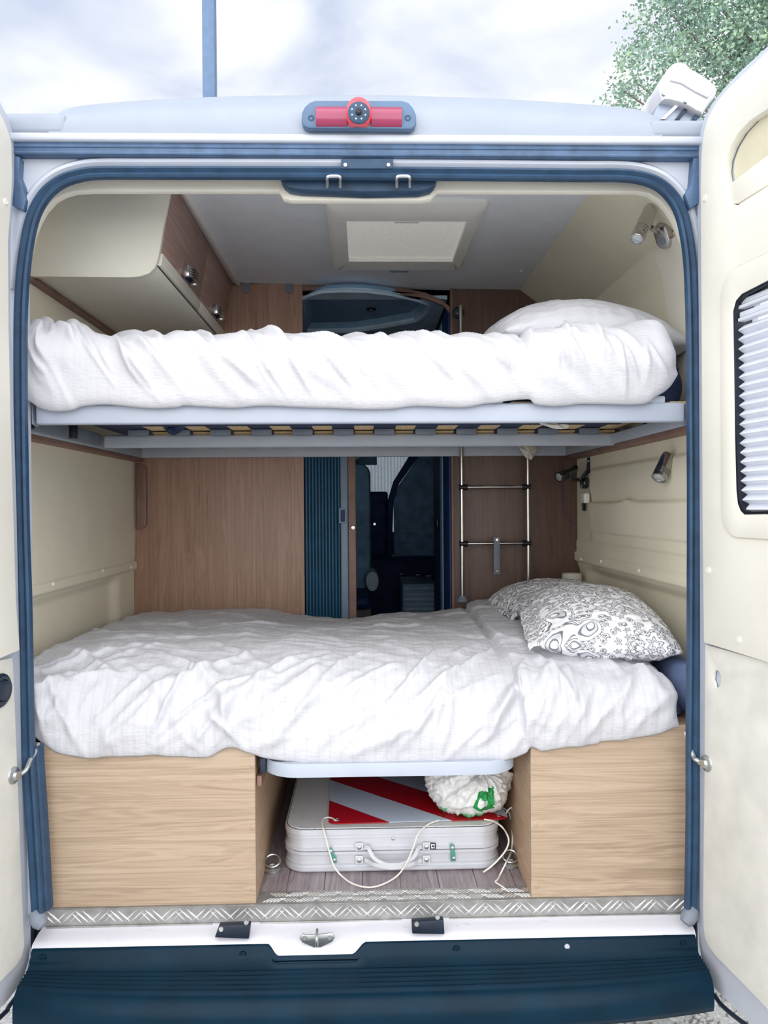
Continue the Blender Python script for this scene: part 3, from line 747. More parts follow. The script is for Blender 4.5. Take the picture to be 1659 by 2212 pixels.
# lower lining with its torn hole
hole = D2.px(1551, 1466, .004); hl = []
for i in range(22):
    a = 2 * PI * i / 22; k = 1 + (.22 if i in (7, 12, 15) else 0) + .05 * math.sin(3 * a); hl.append((hole[0] + .0125 * k * math.cos(a), hole[1] + .0185 * k * math.sin(a)))
lo = D2.pl([(1523, 1392), (1522, 1500), (1521, 1700), (1518, 1960), (1519, 2000), (1522, 2025), (1530, 2045), (1548, 2068), (1600, 2120), (1659, 2182)], .006) + [(.30, bot + .035), (t1 - .08, bot + .04), (t1 - .03, bot + .1), (t1 - .03, up[-2][1] - .004), (.25, up[-1][1] - .02)]
lo = lo + [(up[-1][0], up[-1][1] - .003)]
G().plate(lo, [hl], D2.fn, 0, .006, .0015).build('lower_lining', CREAMD2, d2)
for a, b, q in ((1523, 428, .02), (1531, 1232, .02), (1597, 1382, .02)):
    t_, z_ = D2.px(a, b, q); screw(lin_u, D2.fn(t_, z_, q), D2.n, .007, CREAMD, 'screw_cap', .003)
# dark rubber edge of the door
ed = D2.pl([(1502, 1900), (1503, 2040), (1510, 2090), (1522, 2125), (1545, 2153), (1580, 2190)], -.02)
G().tube(catmull([D2.fn(t, z, -.02) for t, z in ed + [(.34, bot - .013), (t1 - .06, bot - .008)]], 5), .005, 8).build('door_gasket', BLACKP, d2)

ph = at(40, 1100, -.012); D1 = Door((ph.x, ph.y), 100, -1)
d1 = empty('door_1', (D1.p.x, D1.p.y, -1.1), 'left rear van door swung open with cream lining and a black grommet', kind='structure')
top1 = D1.px(2, 228)[1]; bot1 = D1.px(2, 2178)[1]
edge = [(2, 222), (12, 240), (24, 268), (31, 298), (34, 320), (33, 380), (28, 440), (24, 520), (24, 700), (31, 900), (37, 1100), (43, 1390), (49, 1560), (55, 1720), (61, 1900), (65, 2000), (66, 2040), (63, 2075), (54, 2105), (38, 2135), (15, 2165)]
sh = D1.pl(edge) + [(.2, bot1), (t1 - .06, bot1 - .01), (t1, bot1 + .07), (t1, top1 - .1), (t1 - .06, top1 + .03), (.3, top1 + .03), (.1, top1 + .02)]
G().plate(sh, [], D1.fn, -.035, 0, .003).build('door_skin', WHITE, d1)
ln = D1.pl([(-6, 236), (5, 255), (16, 282), (24, 310), (26, 380), (23, 440), (17, 520), (18, 700), (22, 900), (28, 1100), (34, 1300), (42, 1405)], .018)
ln = ln + D1.pl([(-5, 1424)], .018)[:1]
ln = ln + [(.25, ln[-1][1] - .03), (t1 - .03, ln[-1][1] - .06), (t1 - .03, top1 - .1), (t1 - .07, top1 - .01), (.2, top1 - .006)]
lu1 = G().plate(ln, [], D1.fn, 0, .02, .003).build('upper_lining', CREAMD, d1)
k0 = D1.px(-5, 1426, .006)
lo1 = D1.pl([(28, 1420), (34, 1560), (40, 1720), (47, 1900), (51, 2000), (53, 2045), (48, 2066), (34, 2088), (10, 2112)], .006) + [(.25, bot1 + .05), (t1 - .08, bot1 + .04), (t1 - .03, bot1 + .1), (t1 - .03, k0[1] - .07), (.25, k0[1] - .033)] + [(k0[0], k0[1] - .002)]
G().plate(lo1, [], D1.fn, 0, .006, .0015).build('lower_lining', CREAMD2, d1)
t_, z_ = D1.px(1, 1491, .006)
G().lathe([(.036, -.004), (.036, .004), (.030, .009), (.024, .009), (.023, .006), (.021, .012), (.016, .014), (0, .014)], D1.fn(t_ + .003, z_, .006), D1.n, 28).build('grommet', BLACKP, d1)
t_, z_ = D1.px(12, 436, .02); screw(lu1, D1.fn(t_, z_, .02), D1.n, .007, CREAMD, 'screw_cap', .003)
ed = D1.pl([(66, 1900), (70, 2040), (67, 2080), (58, 2112), (42, 2143), (18, 2176), (4, 2194)], -.02)
G().tube(catmull([D1.fn(t, z, -.02) for t, z in ed + [(.25, bot1 - .02)]], 5), .005, 8).build('door_gasket', BLACKP, d1)

# door stays (check rods)
def stay(lbl, pts, disc, D, nd):
    e = empty('door_stay', disc, lbl, 'door stay', 'door check rods')
    G().tube(catmull(pts, 6), .0052, 10).build('rod', STEEL, e)
    G().lathe([(0, -.008), (.006, -.006), (.008, 0), (.006, .006), (0, .008)], pts[-1], nd, 14).build('ball_joint', STEEL, e)
    G().lathe([(.019, .0), (.018, .003), (.011, .006), (.009, .012), (0, .013)], disc, nd, 20).build('door_plate', STEEL, e)
ta = D1.px(29, 1675, .006); dsk = Vector(D1.fn(ta[0], ta[1], .006))
stay('metal door check rod reaching the left door beside the bed corner', [at(82, 1606, .02), at(74, 1628, .0), at(66, 1640, -.012), at(57, 1662, -.03), at(46, 1671, -.035), at(36, 1674, -.035)], dsk, D1, D1.n)
ta = D2.px(1527, 1649, .006); dsk = Vector(D2.fn(ta[0], ta[1], .006))
stay('metal door check rod reaching the right door beside the oak box', [at(1481, 1583, .02), at(1490, 1612, 0), at(1499, 1636, -.02), at(1503, 1641, -.03), at(1514, 1646, -.035)], dsk, D2, D2.n)
# ------------------------------------------------------------------ storage boxes under the bed
def box_unit(px0, px1, side, label):
    xa, xb = X(px0, .06, 1800), X(px1, .06, 1800); zt = -.525
    e = empty('storage_box', ((xa + xb) / 2, .6, FZ), label, 'storage box', 'oak boxes under the lower bed')
    G().box((xa, .060, FZ + .003), (xb, .0755, zt), .0012, 1).build('front_panel', OAK, e)
    xi = xb if side < 0 else xa
    a, b = (xi - .0155, xi - .0005) if side < 0 else (xi + .0005, xi + .0155)
    G().box((a, .0757, FZ + .002), (b, 1.24, zt), .001, 1).build('side_panel', OAKS, e)
    wx = -.872 if side < 0 else .826
    G().box((min(wx, xi - side * 0), .0757, zt - .016), (max(wx, a if side < 0 else wx), 1.24, zt - .001), .001, 1).build('lid_panel', OAKS, e) if side < 0 else G().box((b, .0757, zt - .016), (wx, 1.24, zt - .001), .001, 1).build('lid_panel', OAKS, e)
    pts = ((545, 1653), (545, 1787), (546, 1921)) if side < 0 else ((1153, 1646), (1157, 1781), (1160, 1914))
    for p in pts: screw(e, at(p[0], p[1], .060), (0, -1, 0), .0062, OAK, 'screw_cap', .0015)
    return e, xa, xb
bxL, _, xiL = box_unit(89, 552, -1, 'light oak storage box under the left side of the lower bed')
bxR, xiR, _ = box_unit(1147, 1484, 1, 'light oak storage box under the right side by the pillows')
# bed board between them
e = empty('bed_board', (.07, .6, -.60), 'white round-cornered bed board bridging the gap between the oak boxes', 'bed board')
ol = rrect(X(563, .03, 1650), X(1124, .03, 1650), .034, 1.22, (.004, .004, .085, .085), 10)
xm0, xm1 = xiL + .003, xiR - .003
ol = [(min(max(a, xm0), xm1), b) for a, b in ol]
G().stack([(-.627, ol), (-.598, ol), (-.596, [(a * .998, b + .001) for a, b in ol])]).build('board', GREYF, e)
G().box((xm0 + .006, .075, -.628), (xm0 + .020, .11, -.594), .002).build('hinge', BLACKP, e)
G().box((xiL + .001, .075, -.66), (xiL + .013, .30, -.636), .001, 1).build('support_batten', BROWNT, e)

# ------------------------------------------------------------------ mattresses
def mattress(name, x0, x1, y0, y1, z0, z1, mat, label):
    e = empty(name, ((x0 + x1) / 2, (y0 + y1) / 2, z0), label, 'mattress')
    lv = []
    for k in range(9):
        t = k / 8; b = .012 * math.sin(PI * t) - .012 * (1 if t in (0, 1) else 0)
        lv.append((z0 + (z1 - z0) * t, rrect(x0 - b, x1 + b, y0 - b * .3, y1 + b, .05, 6)))
    G().stack(lv).build('core', mat, e)
    for zz in (z0 + .006, z1 - .006):
        r = rrect(x0 - .001, x1 + .001, y0 - .001, y1 + .001, .05, 6); G().tube([(a, b, zz) for a, b in r], .004, 6, True).build('piping', mat, e)
    return e
ml = mattress('mattress', -.86, .798, .125, 1.225, -.522, -.458, MATT, 'blue grey mattress of the lower bed showing at its right end')
rg_ = []
for y_ in np.linspace(.085, .62, 24):
    k = .6 + .4 * math.sin(min(1, (y_ - .08) / .06) * PI / 2); w_ = .006 * math.sin(y_ * 31)
    rg_.append([(.796 + (.036 * k) * math.cos(t) + w_ * .5, y_, -.448 + (.070 * k + w_) * math.sin(t)) for t in np.linspace(0, 2 * PI, 21)[:-1]])
G().loops(rg_).build('sheet_fold', MATT, ml)
mattress('mattress', -.80, .79, .125, 1.22, .246, .345, MATD, 'dark blue mattress on the upper bunk showing at its right end')

# ------------------------------------------------------------------ duvets
def duvet(name, label, xr, nu, outer_fn, inner_fn, nv, disp, mat, r_end, seam=None):
    xs = np.linspace(xr[0], xr[1], nu); O, I, S = [], [], []
    for x in xs:
        p, s_ = resample(outer_fn(x), nv); q, _ = resample(inner_fn(x), nv); O.append(p); I.append(q); S.append(s_)
    O, I, S = np.array(O), np.array(I), np.array(S); U = np.tile(xs[:, None], (1, nv))
    e = np.ones_like(U)
    for x_end, r_, sg in ((xr[0], r_end[0], 1), (xr[1], r_end[1], -1)):
        t = np.clip((U - x_end) * sg / r_, 0, 1); e *= np.sqrt(np.clip(1 - (1 - t) ** 2, .0009, 1))
    Q = I + (O - I) * e[..., None]
    P = np.stack([U, Q[..., 0], Q[..., 1]], 2)
    nrm = normals(P)
    if nrm[nu // 2, nv // 4, 2] < 0: nrm = -nrm
    dd = disp(U, S); fr_ = ss(.92, 1.08, S); lim = .022 * (1 - fr_) + .0035 * fr_
    dd = np.where(dd < 0, -lim * np.tanh(-dd / lim), dd) * e ** 2 + .003 * fr_ * e
    ar_ = np.arange(nv)[None, :]; edge = ss(0, 5, ar_) * (.15 + .85 * ss(0, nv * .07, nv - 1 - ar_))
    P = P + nrm * (dd * edge)[..., None]
    B = np.stack([U, I[..., 0], I[..., 1]], 2)[:, ::-1]
    A = np.concatenate([P, B[:, ::6]], 1)
    UV = np.concatenate([np.stack([U, S], 2), np.stack([U, S], 2)[:, ::-1][:, ::6]], 1)
    ob = empty(name, (sum(xr) / 2, .6, P[..., 2].min()), label, 'duvet')
    grid_obj('cover', A, mat, ob, UV, wrap_v=True, caps=True)
    return ob, P, S
itp = lambda x, pts: float(np.interp(x, [p[0] for p in pts], [p[1] for p in pts]))
def smooth_itp(pts, n=10):
    c = catmull([Vector((a, b, 0)) for a, b in pts], n); xs_ = [v.x for v in c]; ys_ = [v.y for v in c]
    return lambda x: float(np.interp(x, xs_, ys_))
# lower duvet
low_b = smooth_itp([(at(a, b, .05).x, at(a, b, .05).z) for a, b in [(20, 1570), (68, 1585), (90, 1607), (130, 1632), (200, 1638), (330, 1634), (420, 1640), (460, 1632), (492, 1619), (530, 1624), (575, 1642), (640, 1650), (700, 1655), (800, 1664), (900, 1656), (1000, 1649), (1080, 1647), (1130, 1634), (1147, 1616), (1175, 1624), (1215, 1616), (1290, 1609), (1300, 1604), (1400, 1592), (1465, 1566), (1480, 1540)]])
back_z = smooth_itp([(at(a, b, 1.16).x, at(a, b, 1.16).z) for a, b in [(260, 1326), (290, 1326), (400, 1322), (450, 1319), (540, 1317), (590, 1320), (620, 1326), (700, 1333), (770, 1337), (800, 1331), (850, 1326), (950, 1321), (985, 1314), (1050, 1303), (1100, 1308), (1300, 1310)]])
def o_low(x):
    zl_, zb = low_b(x), back_z(x); zf = -.368 - .006 * math.sin(x * 4) - .02 * max(0, (x - .45) / .3); za = max(zf - .125, zf * .5 + zl_ * .5); zq = lambda k: za + (zl_ + .002 - za) * k
    return [(1.232, zb - .03), (1.205, zb - .004), (1.14, zb), (.90, zb * .66 + zf * .34), (.62, zb * .3 + zf * .7), (.40, zf), (.25, zf - .008), (.150, zf - .035), (.090, zf * .4 + za * .6), (.062, za), (.052, zq(.32)), (.047, zq(.62)), (.049, zq(.88)), (.0555, zq(1))]
def i_low(x):
    zl_ = low_b(x); zz = min(zl_ + .008, -.53)
    return [(1.230, -.443), (1.0, -.442), (.5, -.442), (.2, -.443), (.12, -.445), (.100, -.462), (.090, -.50), (.057, -.526), (.0575, (zz - .53) / 2 - .0), (.0575, zz)]
rg = np.random.RandomState(11)
def d_low(U, S):
    front = ss(1.02, 1.20, S)
    d = .012 * rot_noise(U, S, .4, 3.0, 4.5) + .007 * rot_noise(U, S, -.5, 7, 11, 3)
    # long soft folds on the top, running with the stripes and across
    d += .0055 * (ridge(rot_noise(U, S, 1.2, 2.2, 10, 5)) - .6) * (1 - front * .5)
    d += .0035 * (ridge(rot_noise(U, S, .25, 3, 15, 9)) - .6)
    # hanging drop: diagonal drag folds
    d += front * (.018 * ridge(rot_noise(U, S, -.75, 2.0, 8, 21)) ** 2 + .010 * ridge(rot_noise(U, S, -1.0, 3.5, 15, 33)) ** 2 + .007 * rot_noise(U, S, .2, 5, 4, 61) - .006)
    d += folds(U, S, rg, 60, (-.85, .38), (1.02, 1.58), -.85, .35, .12, .009, .013)
    d += folds(U, S, rg, 22, (-.82, -.30), (1.05, 1.55), .85, .35, .12, .010, .013)
    d += folds(U, S, rg, 26, (.38, .75), (1.10, 1.58), 1.45, .2, .09, .010, .010)
    d += folds(U, S, rg, 40, (-.85, .4), (.15, 1.0), .3, .7, .13, .012, .0055)
    # sharp puckers
    d += .0022 * (ridge(rot_noise(U, S, .1, 9, 30, 41)) - .6)
    # turned-back end by the pillows
    line = .372 + .012 * np.sin(S * 5) + .006 * perlin(S * 9, S * 0 + 3.3) + .022 * ss(.15, 0, S)
    st_ = ss(-.003, .006, U - line)
    d += .013 * st_ - .010 * np.exp(-((U - line + .006) / .010) ** 2)
    d += st_ * front * .007 * (ridge(rot_noise(U, S, 1.45, 2.5, 13, 57)) - .5)
    return d
duvet('duvet', 'white seersucker duvet spread over the lower bed and hanging down its front', (-.868, .747), 420, o_low, i_low, 260, d_low, DUV, (.03, .05))
# upper duvet
up_t = smooth_itp([(at(a, b, .24).x, at(a, b, .24).z) for a, b in [(-20, 722), (40, 718), (70, 722), (100, 727), (120, 716), (150, 730), (190, 724), (235, 732), (320, 739), (400, 734), (500, 737), (620, 739), (700, 738), (800, 742), (950, 741), (1070, 743), (1130, 741), (1160, 732), (1250, 727), (1350, 722), (1420, 722), (1450, 727), (1470, 740)]])
up_b = smooth_itp([(at(a, b, .05).x, at(a, b, .05).z) for a, b in [(20, 860), (60, 868), (80, 880), (110, 888), (150, 886), (175, 878), (230, 874), (320, 882), (380, 880), (400, 876), (500, 881), (560, 876), (700, 881), (830, 884), (900, 877), (1000, 880), (1050, 872), (1140, 862), (1160, 872), (1200, 876), (1250, 872), (1330, 872), (1395, 870), (1420, 855), (1450, 835), (1475, 805)]])
def o_up(x):
    zt_, zl_ = up_t(x), up_b(x)
    return [(1.225, .375), (1.18, .388), (.9, .392), (.55, .394), (.34, zt_ - .006), (.24, zt_), (.15, zt_ - .008), (.09, zt_ - .030), (.058, zt_ - .065), (.048, (zt_ + zl_) / 2), (.046, zl_ + .035), (.050, zl_ + .012), (.060, zl_ + .001)]
def i_up(x):
    zl_ = up_b(x)
    return [(1.222, .356), (1.0, .356), (.5, .356), (.2, .356), (.125, .354), (.100, .340), (.098, .31), (.092, max(zl_ + .03, .27)), (.072, zl_ + .012), (.068, zl_ + .006)]
rg2 = np.random.RandomState(23)
def d_up(U, S):
    fr_ = ss(.95, 1.06, S)
    left = 1 - ss(-.1, .35, U)
    d = .006 * rot_noise(U, S, .4, 4, 6, 2)
    d += fr_ * (.016 * (ridge(rot_noise(U, S, .95, 2.0, 10, 13)) - .55) + .008 * (ridge(rot_noise(U, S, .80, 4, 20, 17)) - .55))
    d += folds(U, S, rg2, 44, (-.86, .36), (1.0, 1.26), .88, .25, .09, .007, .015)
    d += folds(U, S, rg2, 22, (.40, .74), (1.0, 1.26), 1.35, .35, .07, .006, .012)
    d += folds(U, S, rg2, 12, (-.86, -.55), (.98, 1.2), 1.1, .3, .10, .009, .012)
    d += .0018 * (ridge(rot_noise(U, S, .9, 9, 34, 41)) - .6)
    line = .392 + .004 * np.sin(S * 20)
    d += .010 * ss(-.003, .005, U - line) - .009 * np.exp(-((U - line + .004) / .007) ** 2) * fr_
    return d
duvet('duvet', 'white duvet lying over the upper bunk with a rumpled front edge', (-.862, .752), 420, o_up, i_up, 190, d_up, DUV2, (.03, .05))

# ------------------------------------------------------------------ pillows
def pillow(name, label, c, hx, hy, th, tilt, mat, seed, sag=0, pinch=.10, cat='pillow', group=None, wr=.004, flange=0):
    n = 90; rg = np.random.RandomState(seed)
    a = np.linspace(-1, 1, n); A, B = np.meshgrid(a, a, indexing='ij')
    def shell(sg):
        k = np.clip(1 - np.abs(A) ** 2.6, 0, 1) ** .55 * np.clip(1 - np.abs(B) ** 2.6, 0, 1) ** .55
        z = sg * th * k
        x = A * hx * (1 - pinch * (np.abs(B) ** 2) * (1 - .4 * np.abs(A))); y = B * hy * (1 - pinch * (np.abs(A) ** 2) * (1 - .4 * np.abs(B)))
        ed = 1 - k ** .7
        w = wr * (ridge(perlin(A * 3 + seed, B * 9)) - .55) * 1.4 + wr * 1.2 * perlin(A * 2.2 + 5, B * 2.2 + seed) + wr * ed * .9 * np.sin((np.arctan2(B, A)) * 34 + 3 * perlin(A * 4, B * 4))
        z = z + sg * w * np.clip(k * 3, 0, 1)
        z = z + sag * (A ** 2) + .03 * sag * B
        return np.stack([x, y, z], 2)
    M = Matrix.Translation(Vector(c)) @ Matrix.Rotation(tilt[2], 4, 'Z') @ Matrix.Rotation(tilt[0], 4, 'X') @ Matrix.Rotation(tilt[1], 4, 'Y')
    m = np.array(M.to_3x3()); top = shell(1) @ m.T + np.array(c); botm = shell(-1) @ m.T + np.array(c)
    e = empty(name, (c[0], c[1], c[2] - th), label, cat, group)
    t_ = shell(1); sa = np.concatenate([np.zeros((1, n)), np.cumsum(np.linalg.norm(np.diff(t_, axis=0), axis=2), 0)]); sb = np.concatenate([np.zeros((n, 1)), np.cumsum(np.linalg.norm(np.diff(t_, axis=1), axis=2), 1)], 1)
    UV = np.stack([sa - sa[n // 2][None, :] + seed, sb - sb[:, n // 2][:, None]], 2)
    V = np.concatenate([top.reshape(-1, 3), botm.reshape(-1, 3)]); V[:, 2] += CZ
    fs = []
    for off_, fl_ in ((0, 0), (n * n, 1)):
        for i in range(n - 1):
            for j in range(n - 1):
                f = [off_ + i * n + j, off_ + (i + 1) * n + j, off_ + (i + 1) * n + j + 1, off_ + i * n + j + 1]
                fs.append(f[::-1] if fl_ else f)
    me = bpy.data.meshes.new('case'); me.from_pydata(V.tolist(), [], fs)
    uvl = me.uv_layers.new(name='UVMap'); idx = np.empty(len(me.loops), np.int32); me.loops.foreach_get('vertex_index', idx)
    uvv = np.concatenate([UV.reshape(-1, 2)] * 2); uvl.data.foreach_set('uv', uvv[idx].astype(np.float32).ravel())
    bm = bmesh.new(); bm.from_mesh(me); bmesh.ops.remove_doubles(bm, verts=bm.verts, dist=1e-5); bm.to_mesh(me); bm.free(); me.shade_smooth()
    setup(bpy.data.objects.new('case', me), mat, e)
    if flange:                                             # open hem of the case along the near edge
        hem = []
        bs = np.linspace(-1, 1, 60)
        for b in bs:
            x = -hx * (1 - pinch * b * b * .6); y = b * hy
            r_ = [(x + .012, y, .006), (x - flange * .5, y, .004 - .010 * (1 + math.sin(b * 9 + seed)) * .5), (x - flange, y, -.012 - .008 * math.sin(b * 13 + seed)), (x - flange, y, -.016 - .008 * math.sin(b * 13 + seed)), (x - flange * .5, y, -.008), (x + .012, y, -.004)]
            hem.append([tuple(M @ Vector(p)) for p in r_])
        g = G(); g.loops(hem); sd = float(seed)
        Mi = M.inverted()
        g.build('hem', mat, e, uv=lambda co: ((Mi @ co).x + sd, (Mi @ co).y))
    return e
pillow('pillow', 'paisley grey and white pillow at the bed end nearest the open door', (.655, .425, -.322), .180, .305, .078, (R_(5), R_(2), R_(-9)), PAIS, 3, -.01, .045, group='paisley pillows', flange=.025)
pillow('pillow', 'paisley grey and white pillow farther back against the ladder bulkhead', (.655, .945, -.345), .200, .245, .085, (R_(-3), R_(-3), R_(6)), PAIS, 8, -.01, .10, group='paisley pillows', flange=.022)
pillow('pillow', 'plump plain white pillow on the upper bunk by the chrome spot lamp', (.594, .46, .475), .256, .28, .098, (R_(4), R_(3), R_(3)), PILW, 5, -.03, .045, wr=.004)

# ------------------------------------------------------------------ upper bunk frame
e = empty('bunk_frame', (0, .7, .2), 'pale grey metal bunk frame with beech slats under the upper mattress', 'bed frame')
zr1, zr0 = Zr(871, .075), Zr(914, .075)
G().box((X(78, .08, 893), .075, zr0), (X(1478, .08, 893), .100, zr1), .006, 3).build('front_rail', GREYF, e)
for sx, px in ((-1, 63), (1, 1498)):
    xa = X(px, .10, 893); xb = X(78 if sx < 0 else 1478, .10, 893)
    x0, x1 = min(xa, xb + .0), max(xa, xb)
    lv = [[(xb, .076, zr0 + .001), (xb, .1, zr0 + .001), (xb, .1, zr1 - .001), (xb, .076, zr1 - .001)], [(xa, .13, zr0 + .002), (xa, .155, zr0 + .002), (xa, .155, zr1 - .002), (xa, .13, zr1 - .002)]]
    G().loops(lv).build('rail_corner', GREYF, e)
YM = .665
zm1, zm0 = Zr(937, YM, 785), Zr(965, YM, 785)
G().box((X(221, YM, 950), YM, zm0), (X(1337, YM, 950), YM + .025, zm1), .010, 3).build('middle_rail', GREY, e)
zb1, zb0 = Zr(966, 1.215), Zr(990, 1.215)
G().box((X(298, 1.215, 978), 1.215, .194), (X(1246, 1.215, 978), 1.24, .240), .004, 2).build('back_rail', GREY, e)
for sx in (-1, 1):
    x0 = X(221, YM) if sx < 0 else X(1337, YM)
    wx = -.872 if sx < 0 else .812
    G().box((min(wx, wx + sx * -.028), .13, .1945), (max(wx, wx + sx * -.028), 1.214, .226), .003, 2).build('side_rail', GREY, e)
    G().box((min(x0, x0 + sx * .012), .18, .196), (max(x0, x0 + sx * .012), YM, .232), .003, 2).build('slide_channel', GREYD, e)
    G().tube([(x0 + sx * .006, .16, .205), (x0 + sx * .006, YM - .01, .205)], .006, 8).build('slide_rod', BLACK, e)
    G().box((x0 - .012, .40, .196), (x0 + .016, .425, .236), .003, 2).build('slide_catch', BLACK, e)
for i in range(13):
    xc_ = X(301 + 88.2 * i, YM, 930) ; 
    xs_ = X(345 + 88.2 * i, YM, 930)
    if i < 12:
        sm = G(); r_ = []
        for y_ in np.linspace(.1025, YM + .02, 10):
            r_.append([(xs_ - .030, y_, zm1 + .014 + .004 * math.sin((y_ - .1) / .58 * PI)), (xs_ + .030, y_, zm1 + .014 + .004 * math.sin((y_ - .1) / .58 * PI)), (xs_ + .030, y_, zm1 + .022 + .004 * math.sin((y_ - .1) / .58 * PI)), (xs_ - .030, y_, zm1 + .022 + .004 * math.sin((y_ - .1) / .58 * PI))])
        sm.loops(r_).build('slat', SLATM, e)
        s2 = G(); s2.box((xs_ - .030, YM + .026, zm1 + .004), (xs_ + .030, 1.213, zm1 + .012), .002, 1); s2.build('slat', SLATM, e)
    G().box((xc_ - .032, YM - .014, zm1 - .004), (xc_ + .032, YM - .001, zm1 + .015), .004, 2).build('slat_holder', GREYD, e)
    xt = X(250 + 117 * i * .985, .105, 866)
    if xt < .76:
        G().box((xt - .030, .078, zr1 - .002), (xt + .030, .098, zr1 + .0165), .005, 2).build('slat_holder', GREY, e)
# cloth ends under the bunk
def rag(name, label, pts, Y, mat, cat='cloth'):
    q = catmull([Vector((a, b, 0)) for a, b in pts], 5, True); P = [at(v.x, v.y, Y) for v in q]; c = sum(P, Vector()) / len(P)
    g = G(); rings = []
    for k in (1, .8, .55, .3, .08):
        rings.append([c + (p - c) * k + Vector((0, -.014 * (1 - k ** 2) + .004 * math.sin(i * .9), 0)) for i, p in enumerate(P)])
    rb = [[p + Vector((0, .003, 0)) for p in r] for r in reversed(rings)]
    g.loops(rings + [], False, True); g2 = g.loops(rb, True, False); o = g.build(name, mat, None); return tag(o, label, cat)
rag('cloth_corner', 'white cloth corner dangling below the back bunk rail by the ladder', [(1120, 964), (1138, 962), (1158, 966), (1157, 978), (1148, 992), (1140, 993), (1133, 984)], 1.18, PAPER)
rag('cloth_corner', 'white cloth flap sagging between slats under the bunk near the right wall', [(1166, 914), (1195, 911), (1222, 913), (1228, 924), (1210, 927), (1185, 922)], .40, PAPER)
rag('cloth_corner', 'dark blue cloth scrap sagging between the slats under the bunk at left', [(338, 917), (372, 915), (402, 918), (392, 930), (378, 940), (364, 936), (354, 926)], .61, MATD)

# ------------------------------------------------------------------ overhead cabinet
CY = .32
e = empty('overhead_cabinet', (-.7, .8, .6), 'cream overhead cabinet with brown doors and chrome handles at upper left', 'cabinet')
ep = [(60, 400), (368, 408), (366, 425), (352, 495), (345, 540), (341, 560), (334, 578), (322, 590), (303, 597), (280, 599), (62, 597)]
epw = xz(ep, CY); G().prism(epw, 'y', CY, CY + .015, .002).build('end_panel', CREAM, e)
pT, pB = at(366, 420, CY), at(341, 566, CY)
xT, xB, zB = pT.x, pB.x, pB.z; zT = cez(-.51) - .001
kx = lambda z: xB + (z - zB) * (xT - xB) / (pT.z - zB)
# doors: slanted slabs, each with its own handle and lip
ysp = (CY + .016, .82, 1.262)
for i in range(2):
    y0, y1 = ysp[i] + .0015, ysp[i + 1] - .0015
    sl_ = [(kx(zB + .030), zB + .030), (kx(zT), zT), (kx(zT) - .016, zT), (kx(zB + .030) - .016, zB + .030)]
    d_ = G().prism(sl_, 'y', y0, y1, .001).build('cabinet_door', BROWNY, e)
    lp = [(kx(zB) + .004, zB - .004), (kx(zB + .03) + .004, zB + .029), (kx(zB + .03) - .014, zB + .029), (kx(zB) - .014, zB - .004)]
    G().prism(lp, 'y', y0, y1, .002).build('lip', CREAM, d_)
    yc = (.615, 1.06)[i]; hx_ = kx(zB + .045)
    h = G()
    hpts = [(hx_ + .001, yc - .05, zB + .052), (hx_ + .024, yc - .045, zB + .050), (hx_ + .030, yc, zB + .052), (hx_ + .024, yc + .045, zB + .050), (hx_ + .001, yc + .05, zB + .052)]
    for dz in (-.012, -.004, .004, .012): h.tube(catmull([(a, b, c_ + dz) for a, b, c_ in hpts], 6), .0042, 8)
    for s_ in (-1, 1): h.box((hx_ - .001, yc + s_ * .048 - .008, zB + .034), (hx_ + .022, yc + s_ * .048 + .008, zB + .070), .004, 2)
    h.build('handle', CHROME, d_)
    G().box((hx_ + .0, yc - .040, zB + .040), (hx_ + .003, yc + .040, zB + .066), .001, 1).build('handle_recess', NAVY, d_)
G().prism([(-.895, zB - .030), (xB - .055, zB - .030), (xB - .022, zB - .022), (xB - .006, zB - .008), (xB - .008, zB - .004), (xB - .03, zB - .004), (-.895, zB - .004)], 'y', CY + .0155, 1.262, .001).build('bottom_panel', CREAM, e)
G().box((xB - .013, CY + .02, zB - .006), (xB - .004, 1.26, zB - .003), 0).build('shadow_gap', BLACK, e)
G().box((X(392, .34, 420) - .006, .30, cez(-.49) - .014), (X(392, .34, 420) + .008, 1.266, cez(-.49) + .001), .002).build('ceiling_strip', VENTF, e)
G().box((-.898, CY, zB - .046), (-.878, 1.262, zB - .031), .002).build('wall_strip', BROWNT, e)

# ------------------------------------------------------------------ roof vent
a, b, c_, d = atz(700, 447, CE - .03), atz(1060, 447, CE - .03), atz(1004, 576, CE - .01), atz(717, 576, CE - .01)
vx0, vx1 = a.x + .004, b.x - .004; vy0, vy1 = a.y, c_.y
e = empty('roof_vent', ((vx0 + vx1) / 2, (vy0 + vy1) / 2, CE), 'ivory roof vent with a woven blind in the middle of the ceiling', 'roof vent')
u = atz(748, 480, CE - .03); w_ = atz(985, 568, CE - .03)
ix0, ix1, iy0, iy1 = u.x, atz(1010, 480, CE - .03).x, u.y, w_.y
fo_, fi_ = rrect(vx0, vx1, vy0, vy1, .02, 5), rrect(ix0, ix1, iy0, iy1, .002, 5)
f2 = rrect(vx0 + .012, vx1 - .012, vy0 + .024, vy1 - .012, .016, 5)
G().loops([[(p[0], p[1], CE + .006) for p in fo_], [(p[0], p[1], CE - .016) for p in fo_], [(p[0], p[1], CE - .026) for p in f2], [(p[0], p[1], CE - .026) for p in fi_], [(p[0], p[1], CE - .012) for p in fi_]], False, False).build('frame', VENTF, e)
G().box((ix0 - .001, iy0 - .001, CE - .013), (ix1 + .001, iy1 + .001, CE - .010)).build('blind', SCREEN, e)
mx = (ix0 + ix1) / 2
G().box((ix0 + .002, iy0 + .002, CE - .022), (ix1 - .002, iy0 + .016, CE - .014), .002).build('pull_bar', VENTF, e)
G().box((mx - .036, iy0 + .006, CE - .026), (mx + .036, iy0 + .020, CE - .021), .002).build('pull_grip', VENTF, e)
